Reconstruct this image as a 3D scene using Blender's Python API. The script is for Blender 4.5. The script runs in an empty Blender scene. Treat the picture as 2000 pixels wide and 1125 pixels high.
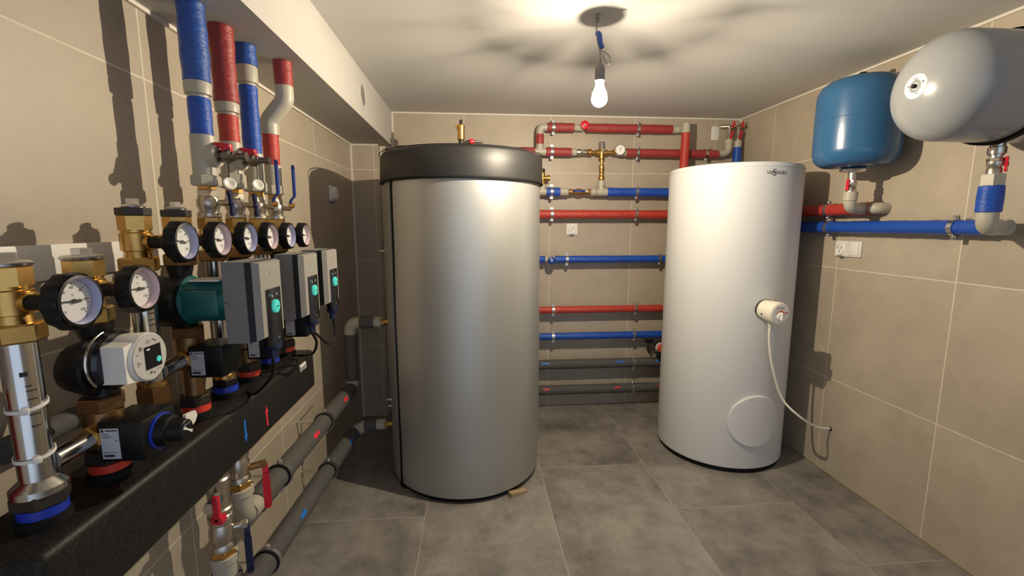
import bpy, bmesh, math, random
from mathutils import Vector, Matrix
random.seed(7)
PI = math.pi
S = bpy.context.scene
C = S.collection

# ------------------------------------------------------------ camera, world, light, exposure
F_PX, YAW, PITCH, CAM_H = 871.5, math.radians(4.775), math.radians(8.017), 1.358
cam_d = bpy.data.cameras.new('camera'); cam = bpy.data.objects.new('camera', cam_d); C.objects.link(cam)
cam_d.sensor_width = 36.0; cam_d.lens = F_PX / 2000 * 36.0; cam_d.clip_start = 0.02
fw = Vector((math.sin(YAW) * math.cos(PITCH), math.cos(YAW) * math.cos(PITCH), -math.sin(PITCH)))
rt = Vector((math.cos(YAW), -math.sin(YAW), 0)); upv = rt.cross(fw)
cam.matrix_world = Matrix(((rt.x, upv.x, -fw.x, 0), (rt.y, upv.y, -fw.y, 0), (rt.z, upv.z, -fw.z, CAM_H), (0, 0, 0, 1)))
S.camera = cam
S.view_settings.view_transform = 'Standard'; S.view_settings.look = 'None'
S.view_settings.gamma = 1.0; S.view_settings.use_curve_mapping = False
S.view_settings.exposure = 0.0
S.cycles.use_denoising = True
S.cycles.max_bounces = 8; S.cycles.transparent_max_bounces = 12
S.cycles.sample_clamp_indirect = 4.0
w = bpy.data.worlds.new('world'); S.world = w; w.use_nodes = True
w.node_tree.nodes['Background'].inputs[0].default_value = (0.66, 0.78, 1.0, 1)
w.node_tree.nodes['Background'].inputs[1].default_value = 1.1      # dim daylight from the open side behind the camera
LAMP = Vector((0.474, 1.728, 1.845))
LAMP_W, LAMP_COL = 73.0, (1.0, 0.86, 0.645)

# ------------------------------------------------------------ materials
def new_mat(name):
    m = bpy.data.materials.new(name); m.use_nodes = True
    nt = m.node_tree; b = nt.nodes['Principled BSDF']
    return m, nt, b
def N(nt, t, **kw):
    n = nt.nodes.new(t)
    for k, v in kw.items(): setattr(n, k, v)
    return n
def math_n(nt, op, a, b=None, c=None):
    n = N(nt, 'ShaderNodeMath', operation=op)
    for i, v in enumerate((a, b, c)):
        if v is None: continue
        if isinstance(v, (int, float)): n.inputs[i].default_value = v
        else: nt.links.new(v, n.inputs[i])
    return n.outputs[0]
def mix_c(nt, f, a, b, blend='MIX'):
    n = N(nt, 'ShaderNodeMix', data_type='RGBA', blend_type=blend)
    for s, v in ((n.inputs[0], f), (n.inputs[6], a), (n.inputs[7], b)):
        if isinstance(v, (int, float)): s.default_value = v
        elif isinstance(v, tuple): s.default_value = (*v, 1) if len(v) == 3 else v
        else: nt.links.new(v, s)
    return n.outputs[2]
def noise(nt, scale, detail=4, rough=0.55, vec=None, out=0):
    n = N(nt, 'ShaderNodeTexNoise'); n.inputs['Scale'].default_value = scale
    n.inputs['Detail'].default_value = detail; n.inputs['Roughness'].default_value = rough
    if vec is None:
        tc = N(nt, 'ShaderNodeTexCoord'); vec = tc.outputs['Object']
    nt.links.new(vec, n.inputs['Vector'])
    return n.outputs[out]
def bump(nt, b, h, strength, dist=0.002):
    n = N(nt, 'ShaderNodeBump'); n.inputs['Strength'].default_value = strength; n.inputs['Distance'].default_value = dist
    nt.links.new(h, n.inputs['Height']); nt.links.new(n.outputs[0], b.inputs['Normal'])
def simple(name, col, rough=0.5, metal=0.0, var=0.06, vs=30.0, bmp=0.0, bs=200.0, bd=0.001, emit=None, es=0.0, spec=0.5):
    m, nt, b = new_mat(name)
    f = noise(nt, vs, 3)
    c2 = tuple(max(0, c * (1 - var * 2)) for c in col)
    nt.links.new(mix_c(nt, f, tuple(min(1, c * (1 + var)) for c in col), c2), b.inputs['Base Color'])
    b.inputs['Roughness'].default_value = rough; b.inputs['Metallic'].default_value = metal
    b.inputs['Specular IOR Level'].default_value = spec
    if bmp: bump(nt, b, noise(nt, bs, 2), bmp, bd)
    if emit:
        b.inputs['Emission Color'].default_value = (*emit, 1); b.inputs['Emission Strength'].default_value = es
    return m
def tile_mat(name, ax, u0, v0, base, grout, pu=0.6, pv=0.6, rowshift=None, rough=0.45, cloud=0.25, gw=0.0022, tv=0.05):
    m, nt, b = new_mat(name)
    tc = N(nt, 'ShaderNodeTexCoord'); sp = N(nt, 'ShaderNodeSeparateXYZ'); nt.links.new(tc.outputs['Object'], sp.inputs[0])
    u = math_n(nt, 'SUBTRACT', sp.outputs[ax[0]], u0); v = math_n(nt, 'SUBTRACT', sp.outputs[ax[1]], v0)
    iu = math_n(nt, 'FLOOR', math_n(nt, 'DIVIDE', u, pu))
    if rowshift is not None: v = math_n(nt, 'SUBTRACT', v, math_n(nt, 'MULTIPLY', iu, rowshift))
    iv = math_n(nt, 'FLOOR', math_n(nt, 'DIVIDE', v, pv))
    du = math_n(nt, 'PINGPONG', u, pu / 2); dv = math_n(nt, 'PINGPONG', v, pv / 2)
    line = math_n(nt, 'LESS_THAN', math_n(nt, 'MINIMUM', du, dv), gw)
    cb = N(nt, 'ShaderNodeCombineXYZ'); nt.links.new(iu, cb.inputs[0]); nt.links.new(iv, cb.inputs[1])
    wn = N(nt, 'ShaderNodeTexWhiteNoise', noise_dimensions='3D'); nt.links.new(cb.outputs[0], wn.inputs['Vector'])
    sh = N(nt, 'ShaderNodeVectorMath', operation='MULTIPLY_ADD'); nt.links.new(wn.outputs['Color'], sh.inputs[0])
    sh.inputs[1].default_value = (7, 7, 7); nt.links.new(tc.outputs['Object'], sh.inputs[2])
    big = noise(nt, 3.2, 6, 0.62, sh.outputs[0]); fine = noise(nt, 60, 4, 0.6, sh.outputs[0]); mid = noise(nt, 11, 5, 0.6, sh.outputs[0])
    t = math_n(nt, 'ADD', math_n(nt, 'MULTIPLY', big, 0.6), math_n(nt, 'ADD', math_n(nt, 'MULTIPLY', mid, 0.28), math_n(nt, 'MULTIPLY', fine, 0.12)))
    mr = N(nt, 'ShaderNodeMapRange'); nt.links.new(t, mr.inputs[0]); mr.inputs[1].default_value = 0.35; mr.inputs[2].default_value = 0.65
    mr.inputs[3].default_value = 1 - cloud; mr.inputs[4].default_value = 1 + cloud
    k = math_n(nt, 'MULTIPLY', mr.outputs[0], math_n(nt, 'ADD', 1 - tv / 2, math_n(nt, 'MULTIPLY', wn.outputs['Value'], tv)))
    vm = N(nt, 'ShaderNodeVectorMath', operation='SCALE'); vm.inputs[0].default_value = base; nt.links.new(k, vm.inputs['Scale'])
    nt.links.new(mix_c(nt, line, vm.outputs[0], grout), b.inputs['Base Color'])
    b.inputs['Roughness'].default_value = rough
    nt.links.new(math_n(nt, 'ADD', math_n(nt, 'MULTIPLY', line, 0.4), math_n(nt, 'ADD', rough - 0.05, math_n(nt, 'MULTIPLY', big, 0.1))), b.inputs['Roughness'])
    bump(nt, b, math_n(nt, 'SUBTRACT', math_n(nt, 'MULTIPLY', fine, 0.25), line), 0.25, 0.0015)
    return m
WB = (0.43, 0.365, 0.282); GR = (0.66, 0.59, 0.48)
M = {}
M['tile_back'] = tile_mat('tile_back', (0, 2), 0.538, 1.724, WB, GR, cloud=0.09)
M['tile_left'] = tile_mat('tile_left', (1, 2), 1.236, 1.716, WB, GR, cloud=0.09)
M['tile_right'] = tile_mat('tile_right', (1, 2), 1.623, 1.13, WB, GR, cloud=0.12)
M['tile_floor'] = tile_mat('tile_floor', (0, 1), -0.247, 1.543 + 0.0, (0.215, 0.198, 0.178), (0.34, 0.32, 0.28), 0.6, 1.2, -0.414, rough=0.42, cloud=0.48, gw=0.0018)
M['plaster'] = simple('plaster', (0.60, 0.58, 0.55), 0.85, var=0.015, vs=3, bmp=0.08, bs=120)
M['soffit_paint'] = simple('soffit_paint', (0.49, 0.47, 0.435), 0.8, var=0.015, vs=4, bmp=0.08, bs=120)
M['grime'] = simple('grimy_joint', (0.26, 0.20, 0.09), 0.8, var=0.1)
M['caulk'] = simple('caulk', (0.72, 0.67, 0.58), 0.7, var=0.03)
def foil(name, col):
    m, nt, b = new_mat(name)
    tc = N(nt, 'ShaderNodeTexCoord')
    mp = N(nt, 'ShaderNodeMapping'); nt.links.new(tc.outputs['Object'], mp.inputs[0]); mp.inputs['Scale'].default_value = (0.7, 0.7, 2.0)
    n1 = noise(nt, 45, 5, 0.65, mp.outputs[0]); n2 = noise(nt, 9, 3, 0.5, mp.outputs[0])
    nt.links.new(mix_c(nt, n2, tuple(c * 1.15 for c in col), tuple(c * 0.8 for c in col)), b.inputs['Base Color'])
    b.inputs['Roughness'].default_value = 0.32
    bump(nt, b, math_n(nt, 'ADD', math_n(nt, 'MULTIPLY', n1, 0.7), n2), 0.7, 0.010)
    return m
M['blue'] = foil('blue_foil', (0.010, 0.075, 0.42))
M['red'] = foil('red_foil', (0.47, 0.045, 0.030))
M['dusty_red'] = foil('dusty_red_foil', (0.33, 0.040, 0.038))
M['dusty_blue'] = foil('dusty_blue_foil', (0.022, 0.085, 0.36))
M['foam'] = simple('grey_foam', (0.085, 0.082, 0.078), 0.8, var=0.10, vs=90, bmp=0.35, bs=500, bd=0.001)
M['ppr'] = simple('beige_plastic', (0.44, 0.41, 0.33), 0.42, var=0.04)
M['brass'] = simple('brass', (0.62, 0.37, 0.11), 0.33, 1.0, var=0.10, vs=60, bmp=0.1, bs=150)
M['dark_brass'] = simple('dark_brass', (0.30, 0.17, 0.075), 0.42, 0.9, var=0.15, vs=40, bmp=0.1, bs=150)
M['nickel'] = simple('nickel', (0.56, 0.51, 0.44), 0.34, 1.0, var=0.08, vs=50, bmp=0.08, bs=120)
M['steel'] = simple('steel', (0.60, 0.585, 0.55), 0.17, 1.0, var=0.05, vs=14)
M['galv'] = simple('galvanised', (0.72, 0.71, 0.69), 0.28, 1.0, var=0.07)
M['black'] = simple('black_plastic', (0.007, 0.007, 0.0075), 0.42, var=0.1, spec=0.3)
M['gloss_black'] = simple('gloss_black', (0.008, 0.008, 0.010), 0.18, var=0.05)
M['rubber'] = simple('rubber', (0.009, 0.009, 0.009), 0.7, var=0.1, spec=0.2)
M['gunmetal'] = simple('gunmetal', (0.22, 0.20, 0.18), 0.32, 1.0, var=0.1)
M['dark_ring'] = simple('dark_ring', (0.045, 0.038, 0.030), 0.5, 0.4, var=0.1)
def epp():
    m, nt, b = new_mat('black_foam_block')
    f = noise(nt, 260, 2, 0.6)
    r = N(nt, 'ShaderNodeValToRGB'); nt.links.new(f, r.inputs[0])
    r.color_ramp.elements[0].position = 0.52; r.color_ramp.elements[0].color = (0.009, 0.008, 0.007, 1)
    r.color_ramp.elements[1].position = 0.72; r.color_ramp.elements[1].color = (0.034, 0.029, 0.023, 1)
    nt.links.new(r.outputs[0], b.inputs['Base Color']); b.inputs['Roughness'].default_value = 0.5; b.inputs['Specular IOR Level'].default_value = 0.3
    bump(nt, b, noise(nt, 300, 2), 0.35, 0.0012)
    return m
M['epp'] = epp()
def jacket():
    m, nt, b = new_mat('silver_jacket')
    tc = N(nt, 'ShaderNodeTexCoord'); mp = N(nt, 'ShaderNodeMapping'); nt.links.new(tc.outputs['Object'], mp.inputs[0])
    mp.inputs['Scale'].default_value = (1, 1, 14)
    weave = noise(nt, 30, 4, 0.7, mp.outputs[0]); fine = noise(nt, 420, 2)
    nt.links.new(mix_c(nt, weave, (0.47, 0.47, 0.45), (0.40, 0.40, 0.385)), b.inputs['Base Color'])
    b.inputs['Metallic'].default_value = 0.62; b.inputs['Roughness'].default_value = 0.42
    bump(nt, b, math_n(nt, 'ADD', math_n(nt, 'MULTIPLY', weave, 0.5), math_n(nt, 'MULTIPLY', fine, 0.5)), 0.22, 0.0012)
    return m
M['jacket'] = jacket()
M['vinyl'] = simple('black_vinyl', (0.018, 0.017, 0.017), 0.50, var=0.1, vs=6, bmp=0.3, bs=500)
M['white_enamel'] = simple('white_enamel', (0.65, 0.65, 0.645), 0.5, var=0.01, vs=3)
M['tank_blue'] = simple('blue_enamel', (0.030, 0.115, 0.255), 0.26, var=0.06, vs=6)
M['tank_grey'] = simple('grey_enamel', (0.30, 0.31, 0.32), 0.24, var=0.02, vs=5)
M['white_plastic'] = simple('white_plastic', (0.78, 0.76, 0.71), 0.38, var=0.02)
M['cream_plastic'] = simple('cream_plastic', (0.80, 0.76, 0.64), 0.35, var=0.02)
M['grey_plastic'] = simple('grey_plastic', (0.215, 0.205, 0.195), 0.55, var=0.06, vs=300, bmp=0.12, bs=500)
M['lid_grey'] = simple('lid_grey', (0.30, 0.285, 0.255), 0.5, var=0.06, vs=300, bmp=0.12, bs=500)
M['teal'] = simple('teal_cast', (0.008, 0.115, 0.115), 0.38, var=0.08, bmp=0.1, bs=120)
M['dial'] = simple('dial_white', (0.80, 0.79, 0.78), 0.5, var=0.01)
M['rim_blue'] = simple('rim_blue', (0.42, 0.44, 0.66), 0.3, var=0.03)
M['rim_pink'] = simple('rim_pink', (0.64, 0.49, 0.55), 0.3, var=0.03)
M['face_grey'] = simple('face_grey', (0.52, 0.51, 0.48), 0.45, var=0.03)
M['ink'] = simple('ink', (0.02, 0.02, 0.02), 0.6, var=0.05)
M['grey_ink'] = simple('grey_ink', (0.13, 0.13, 0.14), 0.6, var=0.05)
M['sticker'] = simple('sticker', (0.50, 0.50, 0.55), 0.5, var=0.04)
M['paper'] = simple('paper_white', (0.75, 0.74, 0.68), 0.55, var=0.03)
M['ring_blue'] = simple('ring_blue', (0.015, 0.04, 0.42), 0.35, var=0.05)
M['ring_red'] = simple('ring_red', (0.72, 0.055, 0.03), 0.4, var=0.05)
M['handle_red'] = simple('handle_red', (0.62, 0.012, 0.030), 0.32, var=0.05)
M['handle_blue'] = simple('handle_blue', (0.016, 0.045, 0.25), 0.35, var=0.05)
M['navy'] = simple('handle_navy', (0.008, 0.013, 0.055), 0.35, var=0.05)
M['arrow_blue'] = simple('arrow_blue', (0.01, 0.17, 0.62), 0.5, var=0.05)
M['arrow_red'] = simple('arrow_red', (0.80, 0.03, 0.05), 0.5, var=0.05)
M['green_lit'] = simple('green_display', (0.05, 0.45, 0.40), 0.3, emit=(0.10, 0.85, 0.70), es=0.35)
M['teal_ink'] = simple('teal_ink', (0.03, 0.28, 0.27), 0.5)
M['holder'] = simple('lamp_holder', (0.16, 0.15, 0.15), 0.4, var=0.05)
M['tape_blue'] = simple('tape_blue', (0.02, 0.07, 0.34), 0.45, var=0.1, bmp=0.4, bs=150)
M['wire'] = simple('wire', (0.25, 0.23, 0.19), 0.5)
M['wood'] = simple('wood_wedge', (0.38, 0.27, 0.15), 0.7, var=0.15, vs=40)
M['dark_hole'] = simple('dark_recess', (0.015, 0.014, 0.013), 0.9, var=0.02)
def lens_mat():
    m = bpy.data.materials.new('clear_lens'); m.use_nodes = True; nt = m.node_tree; nt.nodes.clear()
    o = N(nt, 'ShaderNodeOutputMaterial'); t = N(nt, 'ShaderNodeBsdfTransparent'); g = N(nt, 'ShaderNodeBsdfGlossy')
    g.inputs['Roughness'].default_value = 0.03
    mx = N(nt, 'ShaderNodeMixShader'); mx.inputs[0].default_value = 0.05; nt.links.new(t.outputs[0], mx.inputs[1]); nt.links.new(g.outputs[0], mx.inputs[2])
    nt.links.new(mx.outputs[0], o.inputs[0]); return m
M['lens'] = lens_mat()
def bulb_mat():
    m = bpy.data.materials.new('glowing_bulb_glass'); m.use_nodes = True; nt = m.node_tree; nt.nodes.clear()
    o = N(nt, 'ShaderNodeOutputMaterial'); t = N(nt, 'ShaderNodeBsdfTransparent'); e = N(nt, 'ShaderNodeEmission')
    e.inputs[0].default_value = (1.0, 0.90, 0.68, 1); e.inputs[1].default_value = 3.0
    a = N(nt, 'ShaderNodeAddShader'); nt.links.new(t.outputs[0], a.inputs[0]); nt.links.new(e.outputs[0], a.inputs[1])
    nt.links.new(a.outputs[0], o.inputs[0]); return m
M['bulb'] = bulb_mat()

# ------------------------------------------------------------ mesh helpers (world coordinates)
X, Y, Z = Vector((1, 0, 0)), Vector((0, 1, 0)), Vector((0, 0, 1))
def frame(d):
    d = Vector(d).normalized()
    a = Z if abs(d.z) < 0.9 else X
    u = a.cross(d).normalized(); v = d.cross(u)
    return d, u, v
class MB:
    def __init__(s): s.v = []; s.f = []
    def add(s, vs, fs):
        o = len(s.v); s.v += [tuple(p) for p in vs]; s.f += [tuple(i + o for i in f) for f in fs]; return s
    def lathe(s, org, d, prof, n=32, scallop=None, phase=0.0, cap=(True, True)):
        d, u, v = frame(d); org = Vector(org); vs = []; fs = []; rings = []
        for (t, r) in prof:
            if r <= 1e-6:
                rings.append([len(vs)]); vs.append(org + d * t)
            else:
                ring = []
                for k in range(n):
                    a = 2 * PI * (k + phase) / n; rr = r * (scallop(a) if scallop else 1)
                    ring.append(len(vs)); vs.append(org + d * t + (u * math.cos(a) + v * math.sin(a)) * rr)
                rings.append(ring)
        for a, b in zip(rings, rings[1:]):
            if len(a) == 1 and len(b) == 1: continue
            for k in range(n):
                k2 = (k + 1) % n
                if len(a) == 1: fs.append((a[0], b[k2], b[k]))
                elif len(b) == 1: fs.append((a[k], a[k2], b[0]))
                else: fs.append((a[k], a[k2], b[k2], b[k]))
        if cap[0] and len(rings[0]) > 1: fs.append(tuple(reversed(rings[0])))
        if cap[1] and len(rings[-1]) > 1: fs.append(tuple(rings[-1]))
        return s.add(vs, fs)
    def cyl(s, a, b, r, n=24, r2=None, ch=0.0):
        a, b = Vector(a), Vector(b); L = (b - a).length; r2 = r if r2 is None else r2
        p = [(0, r), (L, r2)] if not ch else [(0, r - ch), (ch, r), (L - ch, r2), (L, r2 - ch)]
        return s.lathe(a, b - a, p, n)
    def hexa(s, a, b, r, ch=0.002, phase=0.5):
        a, b = Vector(a), Vector(b); L = (b - a).length
        return s.lathe(a, b - a, [(0, r - ch), (ch, r), (L - ch, r), (L, r - ch)], 6, phase=phase)
    def tube(s, pts, r, n=16, cap=True):
        pts = [Vector(p) for p in pts]; rs = r if isinstance(r, (list, tuple)) else [r] * len(pts)
        d, u, v = frame(pts[1] - pts[0]); vs = []; fs = []
        for i, p in enumerate(pts):
            t = (pts[min(i + 1, len(pts) - 1)] - pts[max(i - 1, 0)]).normalized()
            u = (u - t * u.dot(t)).normalized(); v = t.cross(u)
            for k in range(n):
                a = 2 * PI * k / n; vs.append(p + (u * math.cos(a) + v * math.sin(a)) * rs[i])
        for i in range(len(pts) - 1):
            for k in range(n):
                k2 = (k + 1) % n; fs.append((i * n + k, i * n + k2, (i + 1) * n + k2, (i + 1) * n + k))
        if cap: fs.append(tuple(range(n - 1, -1, -1))); fs.append(tuple((len(pts) - 1) * n + k for k in range(n)))
        return s.add(vs, fs)
    def box(s, lo, hi, bev=0.0, seg=2, rot=None, piv=None):
        bm = bmesh.new(); bmesh.ops.create_cube(bm, size=1)
        c = [(l + h) / 2 for l, h in zip(lo, hi)]; sz = [h - l for l, h in zip(lo, hi)]
        for q in bm.verts: q.co = Vector([q.co[i] * sz[i] + c[i] for i in range(3)])
        if bev: bmesh.ops.bevel(bm, geom=bm.edges[:], offset=bev, segments=seg, affect='EDGES', profile=0.5)
        if rot is not None:
            pv = Vector(piv if piv else c)
            for q in bm.verts: q.co = rot @ (q.co - pv) + pv
        bm.verts.index_update(); vs = [q.co.copy() for q in bm.verts]; fs = [[q.index for q in f.verts] for f in bm.faces]; bm.free()
        return s.add(vs, fs)
    def prism(s, poly, org, u, v, depth):           # polygon in the u,v plane, pushed along u x v
        u, v = Vector(u).normalized(), Vector(v).normalized(); w_ = u.cross(v); org = Vector(org); n = len(poly)
        vs = [org + u * a + v * b for a, b in poly] + [org + u * a + v * b + w_ * depth for a, b in poly]
        fs = [tuple(range(n - 1, -1, -1)), tuple(range(n, 2 * n))] + [(k, (k + 1) % n, (k + 1) % n + n, k + n) for k in range(n)]
        return s.add(vs, fs)
def bend(pts, rad, n=8):
    pts = [Vector(p) for p in pts]; out = [pts[0]]
    for a, b, c in zip(pts, pts[1:], pts[2:]):
        d1 = (a - b).normalized(); d2 = (c - b).normalized()
        k = min(rad, (a - b).length * 0.95, (c - b).length * 0.95); p, q = b + d1 * k, b + d2 * k
        for i in range(n + 1):
            t = i / n; out.append(p * (1 - t) ** 2 + b * 2 * t * (1 - t) + q * t * t)
    out.append(pts[-1]); return out
def smooth_path(pts, n=8):
    P = [Vector(p) for p in pts]; P = [P[0] * 2 - P[1]] + P + [P[-1] * 2 - P[-2]]; out = []
    for i in range(1, len(P) - 2):
        for k in range(n):
            t = k / n; a, b, c, d = P[i - 1:i + 3]
            out.append(0.5 * ((b * 2) + (c - a) * t + (a * 2 - b * 5 + c * 4 - d) * t * t + (b * 3 - a - c * 3 + d) * t ** 3))
    out.append(P[-2]); return out
LOC = {}
def obj(name, mb, mat, parent=None, label=None, smooth=35):
    me = bpy.data.meshes.new(name)
    off = LOC[parent.name] if parent else None
    if off is None:
        xs = [p[0] for p in mb.v]; ys = [p[1] for p in mb.v]; zs = [p[2] for p in mb.v]
        off = Vector(((min(xs) + max(xs)) / 2, (min(ys) + max(ys)) / 2, min(zs)))
    me.from_pydata([tuple(Vector(p) - off) for p in mb.v], [], mb.f)
    bm = bmesh.new(); bm.from_mesh(me); bmesh.ops.recalc_face_normals(bm, faces=bm.faces); bm.to_mesh(me); bm.free()
    me.materials.append(M[mat] if isinstance(mat, str) else mat)
    me.shade_smooth(); me.set_sharp_from_angle(angle=math.radians(smooth))
    o = bpy.data.objects.new(name, me); C.objects.link(o)
    if parent: o.parent = parent; LOC[o.name] = off
    else: o.location = off; LOC[o.name] = off
    if label: o['label'] = label
    return o
def tag(o, label, cat, group=None):
    o['label'] = label; o['category'] = cat
    if group: o['group'] = group
    return o
def thing(name, label, cat, loc, group=None):
    o = bpy.data.objects.new(name, None); C.objects.link(o); o.location = loc; o.empty_display_size = 0.05
    LOC[o.name] = Vector(loc); return tag(o, label, cat, group)
def struct(name, mb, mat):
    me = bpy.data.meshes.new(name); me.from_pydata(mb.v, [], mb.f)
    bm = bmesh.new(); bm.from_mesh(me); bmesh.ops.recalc_face_normals(bm, faces=bm.faces); bm.to_mesh(me); bm.free()
    me.materials.append(M[mat]); o = bpy.data.objects.new(name, me); C.objects.link(o); o['kind'] = 'structure'; return o
_font_cache = {}
def text_mb(body, size, org, u, v, depth=0.0003, align='CENTER', bendfn=None):
    key = body
    if key not in _font_cache:
        cu = bpy.data.curves.new('lettering', 'FONT'); cu.body = body; cu.align_x = 'CENTER'; cu.align_y = 'CENTER'; cu.resolution_u = 2
        ob = bpy.data.objects.new('lettering', cu); C.objects.link(ob); bpy.context.view_layer.update()
        me = bpy.data.meshes.new_from_object(ob)
        _font_cache[key] = ([tuple(q.co) for q in me.vertices], [tuple(p.vertices) for p in me.polygons])
        bpy.data.objects.remove(ob); bpy.data.curves.remove(cu); bpy.data.meshes.remove(me)
    vs, fs = _font_cache[key]; u, v = Vector(u), Vector(v); w_ = u.cross(v); org = Vector(org); mb = MB()
    if bendfn: return mb.add([bendfn(p[0] * size, p[1] * size) for p in vs], fs)
    return mb.add([org + u * (p[0] * size) + v * (p[1] * size) + w_ * depth for p in vs], fs)
def disc(org, d, r, t=0.001, n=32): return MB().lathe(org, d, [(0, r), (t, r)], n)

# ------------------------------------------------------------ the room
XL, XR, YB, ZC, YF = -0.81, 1.925, 3.205, 2.115, -1.5
XS, ZS, YCH, XCH = -0.548, 1.888, 3.125, -0.632
T = 0.12
struct('floor', MB().box((XL - T, YF, -0.1), (XR + T, YB + T, 0)), 'tile_floor')
struct('ceiling', MB().box((XL - T, YF, ZC), (XR + T, YB + T, ZC + 0.1)), 'plaster')
struct('wall_back', MB().box((XL - T, YB, 0), (XR + T, YB + T, ZC)), 'tile_back')
struct('wall_left', MB().box((XL - T, YF, 0), (XL, YB, ZC)), 'tile_left')
struct('wall_right', MB().box((XR, YF, 0), (XR + T, YB, ZC)), 'tile_right')
struct('trim_1', MB().box((XL, YCH, 0), (XCH, YB, ZS)), 'tile_back')           # boxed-in riser in the corner
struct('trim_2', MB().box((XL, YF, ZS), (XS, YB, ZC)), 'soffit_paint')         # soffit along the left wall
q = 0.010
def bead(i, lo, hi): struct('trim_%d' % i, MB().box(lo, hi), 'caulk')
bead(3, (XS, YB - q, ZC - q), (XR, YB, ZC)); bead(4, (XR - q, YF, ZC - q), (XR, YB - q, ZC))
bead(5, (XS, YB - q, 1.2), (XS + q, YB, ZC - q)); bead(6, (XL, YF, ZS - q), (XL + q, YCH, ZS))
bead(7, (XL + q, YCH - q, ZS - q), (XCH, YCH, ZS)); bead(8, (XL, YCH - q, 0), (XL + q, YCH, ZS - q))
bead(9, (XCH, YB - q, ZS - q), (XS, YB, ZS)); bead(10, (XCH, YB - q, 0), (XCH + q, YB, ZS - q))
bead(11, (XR - q, YB - q, 0), (XR, YB, ZC - q))
struct('baseboard_right', MB().box((XR - 0.003, YF, 0), (XR, YB, 0.004)), 'grime')

struct('trim_12', MB().box((XL, 2.03, 0.468), (XL + 0.0012, 2.19, 0.4715)).box((XL, 2.03, 0.40), (XL + 0.0012, 2.034, 0.468)), 'dark_hole')     # unfilled tile joints low on the left wall
struct('trim_13', MB().box((XL, 2.01, 0.272), (XL + 0.0012, 2.15, 0.2755)).box((XL, 2.01, 0.19), (XL + 0.0012, 2.014, 0.272)), 'dark_hole')
# ------------------------------------------------------------ bare bulb on its wire
t = thing('pendant_bulb', 'bare glowing bulb hanging from the ceiling on a taped wire', 'lamp', (LAMP.x, LAMP.y, 1.797))
ax = LAMP.x
obj('ceiling_hook', MB().cyl((ax - 0.015, 1.728, 2.112), (ax - 0.015, 1.728, 2.095), 0.006).box((ax - 0.024, 1.699, 2.100), (ax - 0.016, 1.711, 2.114), 0.001), 'wire', t)
obj('wire', MB().tube(smooth_path([(ax - 0.015, 1.728, 2.10), (ax - 0.017, 1.728, 2.07), (ax - 0.012, 1.728, 2.03), (ax - 0.003, 1.728, 2.0), (ax, 1.728, 1.96)]), 0.0028, 8)
    .tube(smooth_path([(ax, 1.728, 1.998), (ax + 0.010, 1.703, 1.985), (ax + 0.026, 1.702, 1.970), (ax + 0.030, 1.702, 1.952), (ax + 0.020, 1.702, 1.944), (ax + 0.008, 1.703, 1.962), (ax + 0.001, 1.704, 1.985)]), 0.0018, 8), 'wire', t)
obj('blue_tape', MB().tube(smooth_path([(ax - 0.014, 1.728, 2.058), (ax - 0.012, 1.704, 2.045), (ax - 0.007, 1.704, 2.015), (ax + 0.001, 1.704, 1.998)]), 0.0085, 10), 'tape_blue', t)
hol = obj('lamp_holder', MB().lathe((ax, 1.728, 1.893), Z, [(0, 0.0185), (0.04, 0.0185), (0.052, 0.015), (0.060, 0.008), (0.064, 0.0055), (0.075, 0.0045)], 28), 'holder', t)
obj('bulb_glass', MB().lathe((ax, 1.728, 1.798), Z, [(0, 0)] + [(0.030 - 0.030 * math.cos(a), 0.0305 * math.sin(a)) for a in [i * PI / 18 for i in range(1, 12)]] + [(0.052, 0.0265), (0.064, 0.021), (0.076, 0.0165), (0.098, 0.0145)], 32), 'bulb', t)
arms = MB()
p = Vector((ax, 1.728, LAMP.z + 0.006))                                  # added unseen disc in the bulb, slotted to dim and streak the ceiling light
slits = sorted([(60, 1.8), (98, 2.0), (128, 1.6), (28, 2.2), (3, 2.6), (-28, 4.0), (-75, 4.0), (-112, 4.0), (-152, 4.4), (157, 2.8), (183, 3.2)], key=lambda q_: q_[0])
for (a0, h0), (a1, h1) in zip(slits, slits[1:] + [(slits[0][0] + 360, slits[0][1])]):
    b0, b1 = math.radians(a0 + h0), math.radians(a1 - h1)
    if b1 <= b0: continue
    nseg = max(1, int(math.degrees(b1 - b0) / 8)); vs = [p, p + Z * 0.001]; fs = []
    for k in range(nseg + 1):
        b_ = b0 + (b1 - b0) * k / nseg; e_ = p + Vector((math.cos(b_), math.sin(b_), 0)) * 0.0272; vs += [e_, e_ + Z * 0.001]
    for k in range(nseg):
        i0 = 2 + 2 * k; fs += [(0, i0 + 2, i0), (1, i0 + 1, i0 + 3), (i0, i0 + 2, i0 + 3, i0 + 1)]
    arms.add(vs, fs)
arms.cyl((ax, 1.728, LAMP.z + 0.008), (ax, 1.728, 1.893), 0.004, 10)
obj('ceiling_streak_blocker', arms, 'wire', t)
ld = bpy.data.lights.new('bulb_light', 'POINT'); lo = bpy.data.objects.new('bulb_light', ld); C.objects.link(lo)
lo.location = (ax, 1.728, LAMP.z - 0.004); ld.energy = LAMP_W; ld.color = LAMP_COL; ld.shadow_soft_size = 0.0052

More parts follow.
